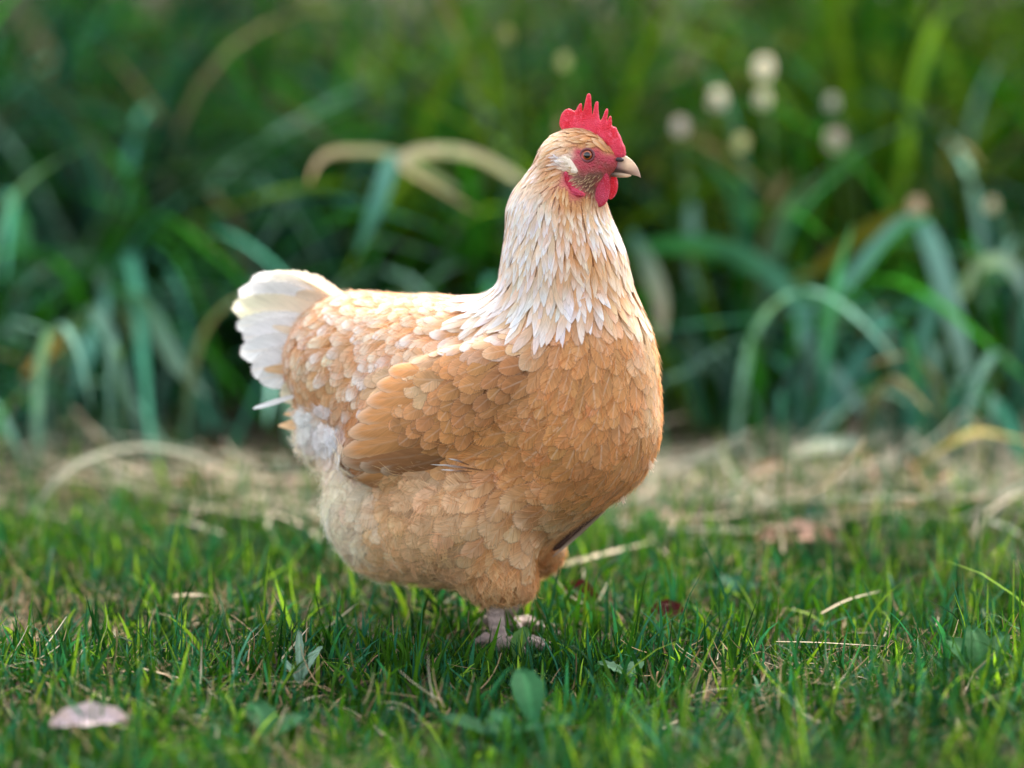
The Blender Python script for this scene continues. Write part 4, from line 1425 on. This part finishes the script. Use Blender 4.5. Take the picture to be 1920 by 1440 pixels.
def dead_leaf(name, px, py, L, W, col, label, az, curl=.35, z=.012, cat_='leaf', tiltx=0.0, spots=0.0, mat=None):
    b = ground_at(px, py, z)
    X, Y_, T, Uu = leaf_sheet(lambda t: W / 2 * np.sin(np.pi * np.clip(t * .96 + .02, 0, 1)) ** .75 * (1 + .06 * np.sin(t * 37)), L, 16, 9)
    Z = curl * W * (Uu ** 2 - .5) * .6 + .10 * L * np.sin(T * 3.1) + .0012 * np.sin(T * 19 + Uu * 4)
    ca, sa = math.cos(az), math.sin(az)
    Yt = Y_ * math.cos(tiltx) - Z * math.sin(tiltx); Zt = Y_ * math.sin(tiltx) + Z * math.cos(tiltx)
    Xc = X - L / 2
    P = np.stack([Xc * ca - Yt * sa, Xc * sa + Yt * ca, Zt], -1).reshape(-1, 3) + b
    P[:, 2] = np.maximum(P[:, 2], .004)
    i = np.arange(T.size).reshape(T.shape)
    f = np.stack([i[:-1, :-1], i[1:, :-1], i[1:, 1:], i[:-1, 1:]], -1).reshape(-1, 4)
    c = np.tile(np.array(col), (len(P), 1)) * rng.uniform(.9, 1.1, (len(P), 1))
    c[np.abs(Uu).ravel() < .1] *= .8
    if spots: c[rng.random(len(P)) < spots] *= .35
    return tag(mesh_obj(name, P, f, mat or STRAW, None, b, uv=np.stack([(Uu.ravel() + 1) / 2, T.ravel()], -1), attrs={'col': c}), label, cat_)


dead_leaf('fallen_leaf', 166, 1354, .054, .022, (.46, .37, .38), 'pinkish grey fallen leaf lying in the grass at the lower left', .30, .45, .028, tiltx=.55)
dead_leaf('fallen_leaf', 1088, 1112, .034, .020, (.075, .010, .015), 'dark red fallen leaf in the grass just right of the hen leg', -.6, .4, .02, tiltx=.9)
dead_leaf('fallen_leaf', 1250, 1146, .030, .017, (.07, .014, .014), 'small maroon fallen leaf half sunk in the grass below the breast', .2, .4, .016, tiltx=.8)
dead_leaf('fallen_leaf', 1490, 1010, .075, .030, (.45, .27, .20), 'salmon pink fallen leaf at the far edge of the lawn', .05, .3, .012, tiltx=.5)
dead_leaf('fallen_leaf', 1452, 888, .05, .024, (.45, .20, .10), 'rusty orange fallen leaf on the bare soil', .3, .3, .012, tiltx=.6)
dead_leaf('fallen_leaf', 1225, 985, .085, .034, (.46, .32, .24), 'pale tan fallen leaf in front of the hen breast', .15, .3, .012, tiltx=.5)


def lying_strap(name, pix, W, c0, c1, label, cat_, mat=None, group=None, fold=.3):
    P = np.array([ground_at(q[0], q[1], q[2]) for q in pix])
    V, f, U, C = strap(P, W, np.array(c0), np.array(c1), fold, nrm=(0, -.4, 1))
    b = P[0]
    return tag(mesh_obj(name, V, f, mat or STRAW, None, b, uv=U, attrs={'col': C}), label, cat_, group)


lying_strap('dead_stalk', [(1690, 900, .01), (1735, 866, .03), (1780, 836, .05), (1828, 812, .065), (1880, 818, .06), (1960, 838, .045)], .016, (.30, .26, .07), (.42, .34, .12),
            'yellow dead stalk with a bend lying over the soil at right', 'stalk', STRAP)
lying_strap('dead_strap_leaf', [(1640, 830, .02), (1580, 838, .03), (1520, 845, .03), (1470, 862, .02)], .030, GREY, (.42, .40, .26),
            'blue-grey collapsed strap leaf on the soil right of the hen', 'leaf', STRAP)
lying_strap('dead_strap_leaf', [(60, 960, .01), (130, 880, .05), (230, 842, .06), (330, 846, .055), (430, 880, .035), (520, 905, .01)], .007, (.26, .28, .20), (.32, .29, .21),
            'pale arched dead leaf over the lawn edge at left', 'leaf')
ST = 'straws lying in the lawn'
for pix, W, label in (([(262, 1252, .022), (300, 1262, .02), (352, 1275, .018)], .0022, 'tan straw lying near the fallen leaf at left'),
                      ([(526, 1238, .012), (552, 1208, .022), (579, 1176, .034)], .0022, 'slanting straw beside the frosty sprout'),
                      ([(610, 1180, .010), (640, 1156, .020), (672, 1130, .032)], .0022, 'slanting pale straw behind the frosty sprout'),
                      ([(1455, 1203, .024), (1540, 1205, .026), (1660, 1212, .024)], .0013, 'long thin straw lying level in the right lawn'),
                      ([(1540, 1150, .022), (1590, 1125, .028), (1652, 1108, .030)], .0022, 'bent straw lying behind the long thin straw'),
                      ([(325, 1118, .02), (360, 1116, .02), (398, 1118, .02)], .0040, 'short broad straw left of the hen belly'),
                      ([(60, 1240, .014), (90, 1226, .02), (125, 1200, .03)], .0020, 'straw at the left border of the lawn'),
                      ([(1040, 1064, .02), (1130, 1040, .025), (1250, 1010, .02)], .0060, 'broad tan straw behind the hen leg')):
    lying_strap('straw', pix, W, (.42, .34, .22), (.50, .43, .31), label, 'straw', None, ST)


def weed(px, py, leaves, label, col, name='broadleaf_weed'):
    b = ground_at(px, py, 0)
    root = empty(name, b); tag(root, label, 'weed')
    r = np.random.default_rng(int(px))
    for (az, L, W, el) in leaves:
        X, Y_, T, Uu = leaf_sheet(lambda t: W / 2 * (np.sin(np.pi * np.clip(t, 0.0, 1) ** 1.25) ** .8 + .10) * (1 + .07 * np.sin(t * 31)), L, 14, 7)
        lean = el + .9 * T ** 2 * .6
        xx = X * np.cos(el * (1 - .45 * T)); zz = X * np.sin(el * (1 - .45 * T)) + np.abs(Uu) * W * .16 + .0008 * np.sin(T * 30 + Uu * 5)
        P = np.stack([xx * math.cos(az) - Y_ * math.sin(az), xx * math.sin(az) + Y_ * math.cos(az), zz + .004], -1).reshape(-1, 3) + b
        i = np.arange(T.size).reshape(T.shape)
        f = np.stack([i[:-1, :-1], i[1:, :-1], i[1:, 1:], i[:-1, 1:]], -1).reshape(-1, 4)
        c = np.tile(np.array(col) * r.uniform(.8, 1.2), (len(P), 1)); c[np.abs(Uu).ravel() < .12] *= 1.5
        mesh_obj('leaf', P, f, BROAD, root, b, uv=np.stack([(Uu.ravel() + 1) / 2, T.ravel()], -1), attrs={'col': c})


D = math.radians
weed(1845, 1310, [(D(95), .060, .020, 1.35), (D(60), .058, .018, 1.25), (D(125), .055, .022, 1.2), (D(150), .045, .022, .8), (D(30), .05, .02, .7), (D(200), .04, .02, .5)],
     'broadleaf weed with upright toothed leaves at the right border of the lawn', (.018, .075, .022))
weed(1000, 1385, [(D(100), .058, .022, 1.15), (D(20), .035, .024, .35), (D(170), .035, .022, .4)], 'broadleaf weed with one tall oval leaf below the hen foot', (.022, .095, .035))
weed(930, 1400, [(D(160), .045, .022, .5), (D(80), .038, .02, .6), (D(10), .036, .018, .4)], 'flat broadleaf weed at the lower middle left of the tall oval leaf', (.018, .075, .03))
weed(505, 1405, [(D(110), .045, .02, .8), (D(50), .04, .018, .6)], 'dark two-leaved weed at the bottom of the lawn near the fallen leaf', (.012, .06, .022))
weed(1180, 1285, [(D(160), .028, .016, .7), (D(60), .022, .012, .9)], 'small grey-green weed in the grass below the breast', (.06, .13, .07))
weed(965, 1250, [(D(70), .034, .012, 1.2), (D(10), .03, .008, .25)], 'folded pale green weed leaf beside the hen foot', (.09, .19, .05))
weed(1380, 1130, [(D(100), .03, .022, .8), (D(30), .028, .02, .6), (D(170), .03, .02, .5)], 'round-leaved teal weed behind the right lawn', (.014, .07, .04))
weed(1215, 1040, [(D(85), .05, .016, 1.3), (D(100), .045, .014, 1.25), (D(60), .04, .014, 1.1)], 'upright green tuft weed in front of the hen breast', (.025, .10, .012))
weed(563, 1300, [(D(95), .052, .006, 1.4), (D(60), .040, .008, 1.25), (D(130), .030, .007, 1.1)], 'frosty pale sprout standing in the left lawn', (.13, .21, .15), 'sprout')
weed(1540, 1010, [(D(100), .04, .026, .9), (D(20), .03, .02, .5)], 'dark teal weed at the far lawn edge on the right', (.012, .06, .035))
